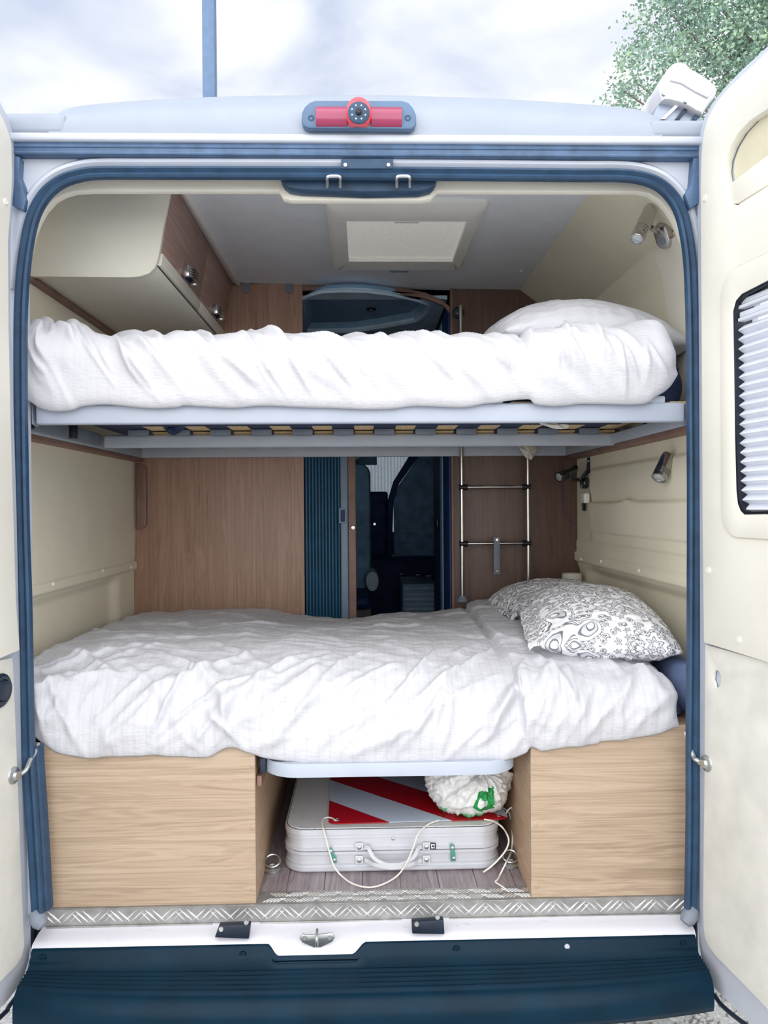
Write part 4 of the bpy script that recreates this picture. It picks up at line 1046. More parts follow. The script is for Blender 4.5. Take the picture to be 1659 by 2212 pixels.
G().box((mx - .034, vy1 - .014, CE - .031), (mx - .001, vy1 + .002, CE - .024), .002).build('clip', GREYD, e); G().box((mx + .001, vy1 - .014, CE - .031), (mx + .032, vy1 + .002, CE - .024), .002).build('clip', GREYD, e)
# ------------------------------------------------------------------ ladder
LYD = 1.185
e = empty('ladder', at(1070, 1300, LYD), 'slim chrome bunk ladder standing against the dark bulkhead', 'ladder')
xl_, xr_ = X(998, LYD, 1150), X(1141, LYD, 1150)
zb_l = Zr(1290, LYD, 998); ztop = Zr(660, LYD, 993)
for x_ in (xl_, xr_):
    G().tube([(x_, LYD, zb_l), (x_, LYD, ztop)], .0082, 14).build('rail', CHROME, e)
    G().lathe([(.022, 0), (.022, .006), (.015, .012), (.011, .022), (0, .022)], (x_, LYD, zb_l - .016), (0, 0, 1), 20).build('foot', GREYD, e)
    br_ = G(); br_.lathe([(.024, 0), (.024, .008), (.018, .014), (.012, .02), (0, .02)], (x_, BY - .001, ztop - .008), (0, -1, 0), 20)
    br_.tube([(x_, BY - .015, ztop - .008), (x_, LYD, ztop - .008)], .008, 10); br_.build('wall_bracket', CHROMED, e)
for z_ in (Zr(1174, LYD, 1070), Zr(1052, LYD, 1070), .291):
    G().tube([(xl_, LYD, z_), (xr_, LYD, z_)], .0062, 12).build('rung', CHROME, e)
    for x_, s_ in ((xl_, 1), (xr_, -1)):
        G().tube([(x_ - s_ * .010, LYD, z_), (x_ + s_ * .022, LYD, z_)], .0115, 12).build('joint', BLACK, e)
e = empty('leather_strap', at(1072, 1240, LYD), 'short grey brown strap buttoned over the lowest visible ladder rung', 'strap')
a, b = at(1073, 1163, LYD - .012), at(1072, 1240, LYD - .012); w_ = .0115
G().plate([(a.x - w_, b.z), (a.x + w_, b.z), (a.x + w_, a.z + .004), (a.x - w_, a.z + .004)], [], lambda u, v, d: (u, LYD - .0135 + d + .004 * math.cos((v - b.z) / (a.z - b.z) * 5), v), -.0015, .0015, .0008).build('band', GREYD, e)
screw(e, (a.x, LYD - .013, a.z - .005), (0, -1, 0), .006, CHROME, 'stud', .004); screw(e, (a.x, LYD - .012, b.z + .012), (0, -1, 0), .006, CHROME, 'stud', .004)

# ------------------------------------------------------------------ spot lamps
def spot(label, base, bn, joint, back, front, r, mat, group='reading spot lamps', oval=True, wall_r=.022):
    base, joint, back, front, bn = (Vector(v) for v in (base, joint, back, front, bn)); bn.normalize()
    e = empty('spot_lamp', base, label, 'lamp', group)
    up = Vector((0, 0, 1)); up = (up - bn * up.dot(bn)).normalized(); sd = bn.cross(up)
    rings = []
    for h, k in ((0, 1), (.014, 1), (.018, .93), (.019, .80)):
        rings.append([base + bn * h + sd * wall_r * k * math.cos(t) + up * (wall_r * k * math.sin(t) + (.012 * k * (1 if math.sin(t) > 0 else -1) if oval else 0)) for t in np.linspace(0, 2 * PI, 33)[:-1]])
    bs = G().loops(rings).build('base', mat, e)
    G().lathe([(wall_r * .45, 0), (wall_r * .45, .002), (wall_r * .3, .003), (0, .0015)], base + bn * .0188 - up * .012, bn, 18).build('switch', GREYD, bs)
    st_ = base + bn * .016 + up * .010
    ar = G(); ar.tube([st_, st_ + (joint - st_) * .35], .0045, 10); ar.tube([st_ + (joint - st_) * .3, st_ + (joint - st_) * .98], .0075, 12); ar.build('arm', mat, e)
    ax = (front - back).normalized(); L = (front - back).length
    u = ax.cross(up).normalized(); v = ax.cross(u)
    if v.dot(joint - (back + front) / 2) < 0: v = -v
    prof = [(0.0, 1.0), (.55, 1.0), (.60, 1.0), (.605, .9), (.63, .9), (.635, 1.0), (.69, 1.0), (.695, .9), (.72, .9), (.725, 1.0), (.78, 1.0), (.785, .9), (.81, .9), (.815, 1.0), (.99, 1.0), (1.0, .96), (1.0, .84), (.95, .82)]
    rings = []
    for i, (h, k) in enumerate(prof):
        ring = []
        for t in np.linspace(0, 2 * PI, 29)[:-1]:
            c_ = math.cos(t); hh = h * L + (max(0, .25 * L - h * L) / (.25 * L)) * (c_ * r * .75 + r * .4 if i == 0 else 0)
            ring.append(back + ax * hh + v * r * k * c_ + u * r * k * math.sin(t))
        rings.append(ring)
    hd = G().loops(rings).build('lamp_head', mat, e, sharp=28)
    G().lathe([(r * .84, 0), (r * .6, .0025), (0, .004)], front - ax * .004, ax, 24).build('lens', GLASS, hd)
    return e
LM = .40
bw = atx(1438, 507, .797)
spot('chrome spot lamp at the top right above the white pillow', bw, (-.80, -.42, -.42), at(1405, 491, bw.y - .04), at(1404, 458, bw.y - .05), at(1375, 518, bw.y - .085), .0185, CHROME)
bw = at(1497, 1020, .36)
spot('brushed spot lamp under the bunk next to the door seal at right', bw + Vector((.012, .02, 0)), (-1, -.12, 0), at(1456, 1012, .33), at(1444, 990, .32), at(1423, 1034, .295), .0205, CHROME)
bw = at(1262, 1043, 1.12)
spot('dark spot lamp in the far corner beside the bulkhead', (.838, 1.12, bw.z), (-1, -.1, 0), at(1236, 1036, 1.10), at(1243, 1016, 1.09), at(1206, 1031, 1.05), .0195, CHROMED, oval=False)
e = empty('belt_bracket', at(1262, 1040, 1.09), 'black belt strap bracket above the far dark spot lamp', 'bracket')
bp = [(1268, 988), (1275, 988), (1276, 1018), (1264, 1030), (1252, 1040), (1246, 1040), (1258, 1024), (1266, 1014)]
G().prism(xz(bp, 1.10), 'y', 1.094, 1.099, .0015).build('strap', BLACK, e)
c = at(1271, 996, 1.094); screw(e, c, (0, -1, 0), .004, STEEL, 'rivet', .002)
e = empty('wall_socket', at(1266, 1088, 1.05), 'small beige wall socket with a black side plate by the pocket edge', 'socket')
G().box((.800, 1.02, Zr(1090, 1.05)), (.822, 1.075, Zr(1068, 1.05)), .006, 3).build('box', VENTF, e)
G().prism(xz([(1256, 1073), (1265, 1072), (1265, 1104), (1258, 1103)], 1.13), 'y', 1.128, 1.134, .001).build('side_plate', BLACK, e)
# paper roll
c = at(1235, 1246, 1.19); zt_ = Zr(1238, 1.19, 1235)
e = empty('paper_roll', (c.x, 1.19, -.44), 'white paper roll standing in the corner behind the paisley pillows', 'paper roll')
G().lathe([(.036, 0), (.0375, .01), (.0375, zt_ + .44 - .008), (.035, zt_ + .44), (.014, zt_ + .44), (.013, zt_ + .40), (0, zt_ + .40)], (c.x, 1.19, -.44), (0, 0, 1), 28).build('paper', PAPER, e)

# ------------------------------------------------------------------ tambour door, post, corridor
TZ = .34
xt0, xt1 = X(658.5, BY, 1150), X(736, BY, 1150)
e = empty('tambour_door', ((xt0 + xt1) / 2, BY, FZ), 'blue ribbed tambour door beside the brown bulkhead', 'sliding door')
nr = 11; wv_ = (xt1 - xt0) / nr; prof = []
for i in range(nr):
    for t in np.linspace(0, 1, 7): prof.append((xt0 + wv_ * (i + t), BY + .010 - .006 * math.sin(PI * t) ** .6))
prof += [(xt1, BY + .018), (xt0, BY + .018)]
sh_ = G().prism(prof, 'z', FZ, TZ).build('ribbed_sheet', TEAL, e); sh_['kind'] = 'stuff'
x2 = X(752, BY, 1150)
G().box((xt1, BY - .006, FZ), (x2, BY + .02, TZ), .004, 3).build('end_profile', STEELB, e)
q = xz(rrect(732, 748, 1097, 1131, 3, 4), BY - .006); q2 = xz(rrect(736, 745, 1101, 1127, 2, 4), BY - .006)
hh = G().prism(q, 'y', BY - .009, BY - .005, .001, holes=[q2]).build('handle_frame', STEELB, e)
G().prism(q2, 'y', BY - .0065, BY - .0055).build('handle_cup', NAVY, hh)
x3 = X(769, BY, 1150)
tag(G().box((x2 + .001, BY - .004, FZ), (x3, BY + .05, TZ), .003).build('trim_5', BROWNT), 'slim brown door post beside the tambour door', kind='structure')
p = at(763, 1140, BY - .004)
e = empty('latch_knob', p, 'tiny chrome latch knob on the brown door post', 'knob'); G().lathe([(.004, 0), (.004, .008), (.008, .012), (.007, .018), (0, .019)], p, (0, -1, 0), 14).build('knob', CHROME, e)
# right hand corridor side
e = empty('corridor_cupboard', (.5, 1.6, FZ), 'tall navy cupboard side lining the right of the dark corridor', 'cupboard')
G().box((x975 - .012, BY + .032, FZ), (.89, 1.98, .80), .003).build('body', NAVY, e)
G().box((x975 - .017, 1.52, FZ + .02), (x975 - .0125, 1.62, .78), .002).build('edge_profile', CABB2, e)
pp = at(946, 1130, 1.75); G().box((x975 - .022, 1.72, pp.z - .02), (x975 - .0125, 1.74, pp.z + .02), .003).build('catch', BLACK, e)
# driver seat
e = empty('driver_seat', (-.1, 3.0, FZ), 'dark navy front seat with a round blue armrest end beyond the corridor', 'seat')
SY = 2.75
sb = rrect(X(690, SY), X(801, SY), Zr(1284, SY), Zr(1000, SY), .07, 8)
G().prism(sb, 'y', SY, SY + .13, .035).build('backrest', NAVY2, e)
G().box((X(690, SY), SY - .45, Zr(1295, SY)), (X(799, SY), SY + .05, Zr(1270, SY)), .03, 3).build('cushion', NAVY, e)
G().prism(rrect(X(720, SY), X(785, SY), Zr(1000, SY) + .01, Zr(930, SY), .05, 8), 'y', SY + .02, SY + .12, .03).build('headrest', NAVY2, e)
c = at(804, 1254, SY - .06); rings = []
for h, k in ((-.3, .6), (-.29, .9), (-.02, 1), (.01, .9), (.02, .5)):
    rings.append([(c.x + .044 * k * math.cos(t) * .9, SY - .10 - h, c.z + .062 * k * math.sin(t)) for t in np.linspace(0, 2 * PI, 25)[:-1]])
G().loops(rings).build('armrest', CABB, e)
pb = G(); pb.box((X(690, SY, 1330), SY - .35, FZ), (X(801, SY, 1330), SY + .1, Zr(1298, SY)), .01); pb.build('seat_base', plain('seat_base_beige', (120, 112, 110), .6), e)
# dash, windscreen blind, side window
WY = 4.2
e = empty('windscreen_blind', at(830, 1060, WY), 'pale pleated windscreen blind closed at the cab front', 'blind')
x0, x1 = X(775, WY), X(895, WY); n_ = 34; prof = []
for i in range(n_ + 1): prof.append((x0 + (x1 - x0) * i / n_, WY + (.022 if i % 2 else 0)))
prof += [(x1, WY + .04), (x0, WY + .04)]
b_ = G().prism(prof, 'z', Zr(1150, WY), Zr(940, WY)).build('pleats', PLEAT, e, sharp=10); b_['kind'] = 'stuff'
G().box((x0, WY - .02, Zr(1005, WY)), (X(815, WY), WY + .0, Zr(960, WY)), .004).build('top_rail', CABB2, e)
e = empty('cab_door', at(890, 1200, 3.6), 'dark blue cab side door trim with a quilted window cover', 'cab door')
DY = 3.6
ap = [(884, 985), (905, 985), (862, 1045), (850, 1085), (846, 1205), (836, 1205), (838, 1080), (850, 1040)]
G().prism(xz(ap, DY), 'y', DY - .01, DY + .06, .006).build('pillar', NAVY, e)
wc = [(905, 985), (945, 985), (945, 1199), (868, 1199), (852, 1195), (850, 1085), (862, 1047)]
G().prism(xz(wc, DY + .03), 'y', DY + .03, DY + .06, .004).build('window_cover', NAVY2, e)
for a, b in (((861, 1060), (868, 1198)), ((868, 1198), (945, 1199)), ((868, 1147), (945, 1146))):
    G().tube([at(*a, DY + .028), at(*b, DY + .028)], .004, 6).build('seam', CABB2, e)
e = empty('dashboard', at(850, 1250, 3.9), 'dark dashboard with small chrome bits beyond the corridor', 'dashboard')
G().box((-.4, 3.95, FZ), (.85, 4.19, Zr(1200, 3.95)), .05, 3).build('body', NAVY, e)
G().box((X(795, 3.9), 3.88, Zr(1205, 3.9)), (X(838, 3.9), 3.95, Zr(1062, 3.9)), .02, 3).build('centre_console', NAVY, e)
c = at(809, 1132, 3.87); G().lathe([(.014, 0), (.014, .02), (.009, .026), (0, .026)], c, (0, -1, 0), 18).build('knob', CHROME, e)
for px, py, w_ in ((905, 1242, .03), (930, 1244, .035), (868, 1240, .02)):
    c = at(px, py, 3.9); G().box((c.x - w_, 3.88, c.z - .008), (c.x + w_, 3.9505, c.z + .008), .004, 2).build('trim_bezel', CHROMED, e)
e = empty('cab_step', at(900, 1290, 3.0), 'blue ribbed step panel low in the dark corridor', 'step')
x0, x1 = X(868, 3.0), X(944, 3.0)
G().box((x0, 3.0, FZ), (x1, 3.5, Zr(1262, 3.0)), .012, 2).build('body', CABB2, e)
for py in (1272, 1284, 1295, 1306, 1316):
    z_ = Zr(py, 3.0); G().box((x0 + .01, 2.992, z_ - .007), (x1 - .004, 3.001, z_ + .007), .003, 2).build('rib', CABB, e)
# ceiling console above corridor
ZC = .822
e = empty('ceiling_console', (.05, 1.6, ZC), 'blue moulded ceiling console with downlights and vent beyond the bunks', 'ceiling console')
tray = [(662, 646), (680, 638), (703, 632), (745, 630), (790, 631), (840, 637), (894, 649), (914, 656), (921, 662), (913, 677), (894, 692), (830, 704), (764, 714), (664, 716)]
tp_ = [(atz(a, b, ZC).x, atz(a, b, ZC).y) for a, b in tray]
g = G(); xo0, xo1 = -.36, x975 - .014
g.prism([(xo0, BY + .032), (xo1, BY + .032), (xo1, 2.02), (xo0, 2.02)], 'z', ZC, ZC + .016, .0, holes=[tp_]); g.build('shell', CABB, e)
cx_, cy_ = sum(p[0] for p in tp_) / len(tp_), sum(p[1] for p in tp_) / len(tp_)
sh2 = lambda k: [(cx_ + (p[0] - cx_) * k, cy_ + (p[1] - cy_) * k) for p in tp_]
G().loops([[(a, b, ZC + .012) for a, b in sh2(1.0)], [(a, b, ZC - .006) for a, b in sh2(1.03)], [(a, b, ZC - .008) for a, b in sh2(1.08)], [(a, b, ZC) for a, b in sh2(1.10)]], False, False).build('tray_rim', CABB, e)
G().loops([[(a, b, ZC + .012) for a, b in sh2(1.0)], [(a, b, ZC + .034) for a, b in sh2(.93)]], False, True).build('tray', CABB2, e)
for px, py, q in ((802, 667, .032), (868, 716, -.001)):
    c = atz(px, py, ZC + q); lp_ = G().lathe([(.022, 0), (.022, .003), (.016, .006), (.012, .003), (0, .003)], (c.x, c.y, ZC + q), (0, 0, -1), 22).build('downlight', BLACK, e)
    G().lathe([(.010, 0), (.007, .003), (0, .004)], (c.x, c.y, ZC + q - .003), (0, 0, -1), 16).build('bulb', GLASS, lp_)
VY = 2.0
G().box((xo0, VY, Zr(752, VY)), (X(935, VY, 740), VY + .06, ZC - .001), .006).build('vent_panel', CABB, e)
vb = G().box((X(784, VY), VY - .006, Zr(737, VY)), (X(894, VY), VY + .001, Zr(727, VY)), .002).build('vent_grille', BLACK, e)
for i in range(3):
    z_ = Zr(735 - 3.2 * i, VY); G().box((X(786, VY), VY - .010, z_ - .001), (X(892, VY), VY - .005, z_ + .0015)).build('vent_slat', CABB2, vb)
# wooden header strip over the corridor
hs = [(651, 613), (720, 612), (790, 613), (864, 621), (920, 632), (950, 645), (972, 662), (972, 676), (959, 660), (920, 644), (872, 637), (799, 627), (720, 626), (651, 627)]
tag(G().prism(xz(hs, BY), 'y', BY, BY + .025, .002).build('trim_6', BROWNT), 'curved brown wooden strip over the corridor opening', kind='structure')

# ------------------------------------------------------------------ storage bay: folding table case
fy = .208; cx0, cx1 = X(612, fy, 1850), X(1085, fy, 1850); cyb = .80; fz = FZ + .002
e = empty('folding_table', ((cx0 + cx1) / 2, (fy + cyb) / 2, fz), 'silver aluminium folding camping table packed flat as a case', 'folding table')
def rr(ins): return rrect(cx0 + ins, cx1 - ins, fy + ins, cyb - ins, .058 - ins, 9)
def half(levels): return G().stack([(fz + z_, rr(i_)) for z_, i_ in levels])
half([(.0, .004), (.003, .001), (.005, 0), (.012, 0), (.0135, .005), (.020, .005), (.021, .0025), (.023, .0025), (.024, .005), (.044, .005), (.0455, 0), (.052, 0), (.053, .002)]).build('lower_frame', ALU, e, sharp=14)
half([(.0533, .006), (.0545, .006)]).build('gasket', BLACK, e)
half([(.0547, .002), (.0555, 0), (.062, 0), (.0635, .005), (.083, .005), (.084, .0022), (.086, .0022), (.087, .005), (.094, .005), (.0955, 0), (.106, 0), (.1085, .002), (.109, .004)]).build('upper_frame', ALU, e, sharp=14)
half([(.1091, .0045), (.1097, .0052)]).build('board_gasket', BLACKP, e)
half([(.1098, .0062), (.1112, .0062), (.1118, .0070)]).build('top_board', SPECK, e)
TOPZ = fz + .1118
for px, py, n_ in ((776, 1829, 'u'), (776, 1857, 'l'), (921, 1828, 'u'), (921, 1856, 'l')):
    c = at(px, py, fy - .001)
    b_ = G().box((c.x - .010, fy - .003, c.z - .010), (c.x + .010, fy + .001, c.z + .010), .0015, 2).build('handle_bracket', TRANS, e)
    G().lathe([(.0062, 0), (.0058, .003), (.003, .0045), (0, .0045)], (c.x, fy - .003, c.z), (0, -1, 0), 16).build('rivet', STEEL, b_)
for (a, b, d_, lo_) in ((1829, 1828, 1868, 0), (1857, 1856, 1874, 1)):
    pts = [at(788, a, fy - .004), at(796, a + 4, fy - .010), at(808, a + (24 if not lo_ else 10), fy - .022), at(830, d_ - 2, fy - .03), at(850, d_, fy - .032), at(872, d_ - 3, fy - .03), at(893, a + (22 if not lo_ else 8), fy - .022), at(903, a + 4, fy - .010), at(911, b, fy - .004)]
    P_ = catmull(pts, 6); rings = []
    for i, p in enumerate(P_):
        t = (P_[min(i + 1, len(P_) - 1)] - P_[max(i - 1, 0)]).normalized(); nn = t.cross(Vector((0, -1, 0))).normalized()
        rings.append([p + nn * .0045 * c_ + Vector((0, -1, 0)) * .0018 * s_ for c_, s_ in ((1, 1), (1, -1), (-1, -1), (-1, 1))])
    G().loops(rings).build('handle_strap', TRANS, e)
for (a, b) in (((714, 1838), (722, 1857)), ((977, 1831), (980, 1853))):
    p, q_ = at(*a, fy - .004), at(*b, fy - .004); ax = (q_ - p); L = ax.length; ax.normalize(); sd = Vector((ax.z, 0, -ax.x))
    ol = [p + ax * (-.008), p + ax * -.006 + sd * .006, p + ax * (L * .55) + sd * .0055, p + ax * (L + .002) + sd * .0085, p + ax * (L + .008) + sd * .008, p + ax * (L + .009) - sd * .004, p + ax * (L * .5) - sd * .0055, p + ax * -.006 - sd * .006]
    lt = G().prism([(v.x, v.z) for v in ol], 'y', fy - .006, fy, .0015).build('latch', GREENL, e)
    for v in (p, q_): G().lathe([(.0048, 0), (.0045, .002), (0, .0035)], (v.x, fy - .006, v.z), (0, -1, 0), 14).build('rivet', STEEL, lt)
c = at(849, 1812, fy); G().lathe([(.0045, -.001), (.004, .002), (0, .003)], (c.x, fy + .002, c.z), (0, -1, 0), 14).build('rivet', STEEL, e)
c = at(935, 1828, fy - .001); lb = G().box((c.x - .0075, fy - .0022, c.z - .0072), (c.x + .0075, fy + .003, c.z + .0072), .0004, 1).build('label', BLACK, e)
gl = G()
for a in ((-.0042, .0036, .0042, .0052), (-.0042, -.0002, -.0026, .0052), (.0026, .0004, .0042, .0052), (-.0042, -.0048, -.0022, -.0018), (-.0008, -.0048, .0008, -.0018), (.0024, -.0048, .0042, -.0018)):
    gl.box((c.x + a[0], fy - .0026, c.z + a[1]), (c.x + a[2], fy - .0021, c.z + a[3]))
gl.build('lettering', LEDM, lb)
# red and white warning board
p0, p1 = atz(709, 1781, TOPZ + .002), atz(1099, 1770, TOPZ + .002)
ux = (p1 - p0); ux.z = 0; bw_ = ux.length; ux.normalize(); uy = Vector((-ux.y, ux.x, 0))
e = empty('warning_board', p0 + ux * .24 + uy * .24, 'red and white diagonally striped warning board lying on the folding table', 'warning board')
G().prism(rrect(0, bw_, 0, .50, .02, 5), 'z', 0, .002, .0005).bm.free()
g = G().plate(rrect(0, bw_, 0, .50, .02, 5), [], lambda u, v, d: p0 + ux * u + uy * v + Vector((0, 0, d)), 0, .0018, .0004)
g.build('panel', REDW, e, uv=lambda co: ((co - p0).dot(ux), (co - p0).dot(uy)))
for u in (.022, bw_ - .022):
    c = p0 + ux * u + uy * .022 + Vector((0, 0, .0018)); G().tube([c + Vector((.006 * math.cos(t), .006 * math.sin(t), .0006)) for t in np.linspace(0, 2 * PI, 15)[:-1]], .0014, 6, True).build('eyelet', STEEL, e)
# plastic bag
BC = Vector((at(1012, 1728, .30).x, .292, TOPZ + .004 + .088)); nu_, nv_ = 160, 110
ax = Vector((.30, -.80, .52)).normalized(); u_ = ax.cross(Vector((0, 0, 1))).normalized(); v_ = ax.cross(u_)
P = np.zeros((nu_, nv_, 3)); az = np.linspace(0, 2 * PI, nu_); th = np.linspace(.10, PI - .02, nv_); A, T = np.meshgrid(az, th, indexing='ij')
axn, un, vn = (np.array(q) for q in (ax, u_, v_))
D = np.cos(T)[..., None] * axn + np.sin(T)[..., None] * (np.cos(A)[..., None] * un + np.sin(A)[..., None] * vn)
cA, sA = np.cos(A), np.sin(A)
near = np.exp(-(T / .95) ** 2)
rad = 1 + near * .085 * np.sin(A * 11 + 2.2 * perlin(cA * 2 + 3, sA * 2) * 2) + .05 * near * np.sin(A * 23 + 1) + .10 * perlin(D[..., 0] * 2.1 + 7, D[..., 2] * 2.1 + D[..., 1]) \
    + .055 * (ridge(perlin(D[..., 0] * 3.2 + 1, D[..., 2] * 3.2 + 2 * D[..., 1])) - .5) + .055 * (ridge(perlin(D[..., 0] * 6 + 5, D[..., 2] * 6 + 4 * D[..., 1])) - .5) + .03 * (ridge(perlin(D[..., 0] * 14 + 2, D[..., 2] * 12 - 6 * D[..., 1])) - .5) - .30 * np.exp(-(T / .25) ** 2)
P = D * rad[..., None] * np.array([.112, .098, .094])
P[..., 2] = np.maximum(P[..., 2], -.088)
P[..., 2] = np.minimum(P[..., 2], .100)
loc = P.copy(); P = P + np.array(BC)
mi = []
poly = [(-.006, -.036), (.012, .000), (.050, .012), (.053, -.050), (.030, -.060), (.010, -.052)]
inn = [(.007, -.034), (.016, -.014), (.036, -.028), (.034, -.044), (.018, -.044)]
def inpoly(x, y, pl):
    c = False; j = len(pl) - 1
    for i in range(len(pl)):
        if (pl[i][1] > y) != (pl[j][1] > y) and x < (pl[j][0] - pl[i][0]) * (y - pl[i][1]) / (pl[j][1] - pl[i][1]) + pl[i][0]: c = not c
        j = i
    return c
for i in range(nu_ - 1):
    for j in range(nv_ - 1):
        q = loc[i, j]; m_ = 0
        if q[1] < 0:
            if inpoly(q[0], q[2], poly) and not inpoly(q[0], q[2], inn): m_ = 1
            elif q[2] < -.066 and -.045 < q[0] < .03 and q[0] > -.045 + .4 * (q[2] + .088): m_ = 2
            elif -.088 < q[2] < -.05 and -.085 < q[0] < -.066: m_ = 2
        mi.append(m_)
e = empty('plastic_bag', (BC.x, BC.y, TOPZ + .004), 'knotted white plastic bag with a green print on the striped board', 'bag')
grid_obj('bag', P, BAG, e, mats=[BAGG, BAGL], midx=mi)
kn = BC + ax * .066
g = G()
for k in range(3):
    t0 = k * 2.1; g.tube(catmull([kn + (u_ * math.cos(t0 + s) + v_ * math.sin(t0 + s)) * .010 + ax * .006 * math.sin(2 * s + k) for s in np.linspace(0, 2 * PI, 8)[:-1]], 4, True), .0055, 8, True)
g.build('knot', BAG, e)
for s_, (dx, dz) in ((1, (.030, .046)), (-1, (-.022, .050))):
    g = G(); rings = []
    for t in np.linspace(0, 1, 12):
        c = kn + ax * .006 + Vector((dx * t, -.006 * math.sin(PI * t), dz * t * .8)); w_ = .006 + .016 * t
        rings.append([c + u_ * w_ * q + ax * (.004 * math.sin(q * 5 + t * 3)) * (1 + t) + ax * d for d, qs in ((0, (-1, -.5, 0, .5, 1)), (.0015, (1, .5, 0, -.5, -1))) for q in qs])
    g.loops(rings).build('bag_ear', BAG, e)
# cords
def cord(label, pts, group=None):
    P = []
    for p in pts:
        if p[2] == 'z': P.append(atz(p[0], p[1], p[3]))
        else: P.append(at(p[0], p[1], p[2]))
    e = empty('cord', min(P, key=lambda q: q.z), label, 'cord', group); G().tube(catmull(P, 8), .0021, 8).build('strand', CORD, e); return e
zf_ = FZ + .0035; zt2 = TOPZ + .0045
cord('white cord hanging in a long loop in front of the folding table', [(724, 1772, 'z', zt2 + .004), (717, 1767, 'z', zt2 + .003), (706, 1766, 'z', zt2), (697, 1770, 'z', zt2), (696, 1780, 'z', zt2), (699, 1793, fy - .006), (706, 1818, fy - .010), (713, 1846, fy - .012), (722, 1872, fy - .022), (738, 1892, fy - .032), (762, 1909, 'z', zf_), (797, 1917, 'z', zf_), (830, 1909, 'z', zf_), (860, 1890, fy - .036), (879, 1862, fy - .038), (893, 1830, fy - .034), (902, 1803, fy - .02), (914, 1789, fy - .004), (930, 1778, 'z', zt2), (948, 1772, 'z', zt2)])
cord('white cord curling from under the bag over the right end of the case', [(1046, 1770, 'z', zt2), (1066, 1774, 'z', zt2), (1083, 1785, 'z', zt2 + .004), (1094, 1800, fy - .004), (1099, 1816, fy - .008), (1094, 1834, fy - .010), (1080, 1853, fy - .012), (1062, 1871, fy - .014), (1044, 1884, 'z', zf_)])
cord('white cord looped up beside the bag and dropping along the oak side', [(1090, 1764, .30), (1096, 1752, .30), (1104, 1745, .30), (1111, 1748, .30), (1113, 1765, .29), (1114, 1795, .28), (1117, 1825, .27), (1121, 1851, .26)])
cord('white cord ending in a bent tail on the vinyl floor at right', [(1074, 1744, .36), (1088, 1746, .35), (1100, 1757, .33), (1106, 1780, .31), (1107, 1812, .29), (1104, 1840, .26), (1094, 1862, .195), (1087, 1876, .185), (1080, 1890, .182), (1075, 1900, 'z', zf_), (1070, 1905, 'z', zf_), (1080, 1912, 'z', zf_), (1094, 1922, 'z', zf_)])
# lashing rings on the floor
for px, py, lb in ((589, 1878, 'steel lashing ring on the floor left of the folding table'), (1102, 1868, 'steel lashing ring on the floor right of the folding table')):
    c = atz(px, py, FZ + .003); e = empty('lashing_ring', c, lb, 'lashing ring', 'floor lashing rings')
    G().lathe([(.022, -.002), (.022, .004), (.017, .008), (.010, .010), (.008, .004), (0, .004)], c, (0, 0, 1), 22).build('base', STEEL, e)
    G().tube([c + Vector((.019 * math.cos(t), .014 * math.sin(t), .022 + .010 * math.sin(t))) for t in np.linspace(0, 2 * PI, 21)[:-1]], .0032, 8, True).build('ring', CHROME, e)

# ------------------------------------------------------------------ awning on the roof edge
AY = .16
cap = [(1424, 198), (1423, 188), (1426, 178), (1447, 143), (1455, 135), (1468, 131), (1482, 134), (1492, 146), (1505, 152), (1524, 164), (1545, 181), (1552, 192), (1548, 205), (1534, 222), (1526, 235), (1518, 247), (1506, 242), (1490, 232), (1466, 222), (1446, 217), (1430, 216)]
cw = xz(cap, AY); c = (sum(p[0] for p in cw) / len(cw), sum(p[1] for p in cw) / len(cw))
e = empty('roof_awning', (c[0], 1.6, cw[-1][1]), 'white cassette awning mounted along the right roof edge', 'awning')
sh3 = lambda k: [(c[0] + (p[0] - c[0]) * k, c[1] + (p[1] - c[1]) * k) for p in cw]
cp = G().loops([[(a, AY - .0, b) for a, b in sh3(.90)], [(a, AY + .004, b) for a, b in sh3(.97)], [(a, AY + .014, b) for a, b in sh3(1)], [(a, AY + .07, b) for a, b in sh3(1)]]).build('end_cap', AWN, e)
G().prism(xz([(1450, 156), (1456, 145), (1490, 160), (1545, 190), (1528, 214), (1500, 200), (1470, 182), (1446, 176)], AY), 'y', AY - .006, AY + .002, .003).build('cap_panel', AWN, cp)
G().prism(sh3(.965), 'y', AY + .071, 3.4, .004).build('cassette', AWN, e)
for px, py in ((1434, 203), (1481, 219)):
    p = at(px, py, AY - .002); screw(cp, p, (0, -1, 0), .0055, STEEL, 'screw', .003)
br3 = G()
lw = xz([(1428, 214), (1444, 217), (1516, 246), (1516, 262), (1404, 262)], AY + .02)
br3.prism(lw, 'y', AY + .02, 3.3, .003); br3.build('mounting_rail', AWNG, e)
for a, b, m_ in (((1466, 224), (1432, 258), AWN), ((1484, 232), (1462, 260), BLACKP), ((1508, 243), (1500, 260), RUBBER)):
    p, q = at(*a, AY + .014), at(*b, AY + .014); G().prism([(p.x - .006, p.z), (p.x + .006, p.z), (q.x + .006, q.z), (q.x - .006, q.z)], 'y', AY + .012, AY + .022, .001).build('rail_rib', m_, e)

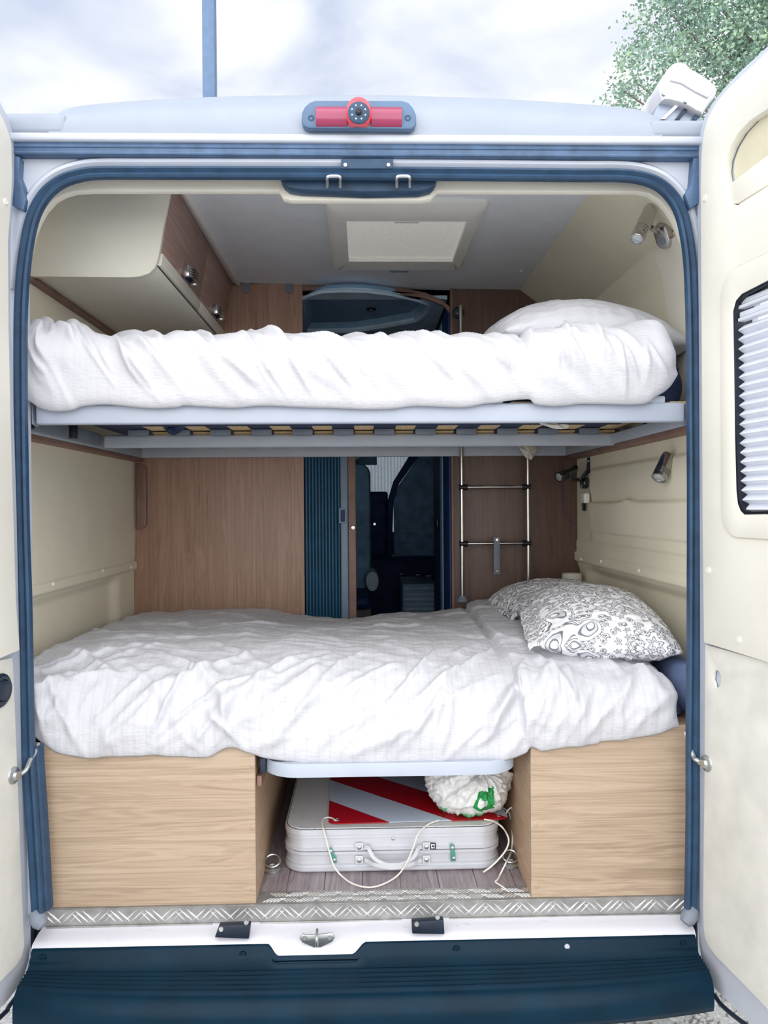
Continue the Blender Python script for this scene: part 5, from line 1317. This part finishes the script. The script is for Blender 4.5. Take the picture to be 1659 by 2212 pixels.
# ------------------------------------------------------------------ lamp post and tree
PY = 6.6
c = at(453.5, 206, PY)
e = empty('lamp_post', (c.x, PY, -CZ), 'dark blue grey square post rising behind the van roof at left', 'post')
G().box((c.x - .066, PY - .066, -CZ + .02), (c.x + .066, PY + .066, 7.5), .008, 2).build('shaft', POLE, e)
G().box((c.x - .14, PY - .14, -CZ), (c.x + .14, PY + .14, -CZ + .02), .004).build('base_plate', BLACKP, e)
TY = 12.0
tb_ = Vector((at(1700, 100, TY).x, TY, -CZ))
e = empty('tree', tb_, 'leafy pale green tree rising beyond the awning at upper right', 'tree')
crown = Vector((tb_.x - .3, TY, 8.6))
G().tube(catmull([tb_, tb_ + Vector((.05, 0, 2.5)), tb_ + Vector((-.05, .1, 5)), tb_ + Vector((.0, 0, 9.5)), tb_ + Vector((.1, 0, 12))], 5), [.22 - .0095 * i for i in range(21)], 10).build('trunk', BARK, e)
rg = random.Random(4)
lobes = [(1590, 60, 135, 105, 1.0), (1500, 20, 105, 95, .9), (1450, 30, 70, 80, .6), (1370, 175, 62, 62, .75), (1430, 150, 75, 80, .7), (1345, 195, 48, 45, .6), (1560, 160, 100, 80, 1.0), (1650, 150, 120, 110, 1.0), (1640, -80, 200, 120, 1.0), (1490, -70, 110, 80, .7), (1800, 60, 200, 200, .9), (1760, -200, 220, 160, .9)]
mpp = (TY + 1.75) / F; clumps = []
for px, py, rx, ry, dn in lobes:
    c0 = at(px, py, TY)
    for _ in range(int(rx * ry * dn / 120)):
        a, r_ = rg.uniform(0, 2 * PI), math.sqrt(rg.random())
        clumps.append(c0 + Vector((rx * mpp * r_ * math.cos(a), rg.uniform(-1.2, 1.2), ry * mpp * r_ * math.sin(a))))
bt_ = G()
for px, py, rx, ry, dn in lobes:
    c0 = at(px, py, TY); z0 = max(2.5, c0.z - 2.0); s0 = Vector((tb_.x, TY, min(z0, 9)))
    bt_.tube(catmull([s0, s0.lerp(c0, .5) + Vector((0, .2, .15)), c0], 5), [.05 - .0038 * i for i in range(11)], 6)
bt_.build('branches', BARK, e)
V, Fc = [], []
for c0 in clumps:
    for _ in range(26):
        p = c0 + Vector((rg.gauss(0, .13), rg.gauss(0, .2), rg.gauss(0, .11))); s_ = rg.uniform(.026, .048)
        d = Vector((rg.gauss(0, 1), rg.gauss(0, 1), rg.gauss(0, .7))).normalized(); w = d.cross(Vector((rg.gauss(0, 1), rg.gauss(0, 1), rg.gauss(0, 1)))).normalized()
        b_ = len(V); V += [(p - d * s_), (p + w * s_ * .62), (p + d * s_ * 1.1), (p - w * s_ * .62)]; Fc.append((b_, b_ + 1, b_ + 2, b_ + 3))
me = bpy.data.meshes.new('foliage'); me.from_pydata([(v.x, v.y, v.z + CZ) for v in V], [], Fc); fo3 = setup(bpy.data.objects.new('foliage', me), LEAF, e); fo3['kind'] = 'stuff'
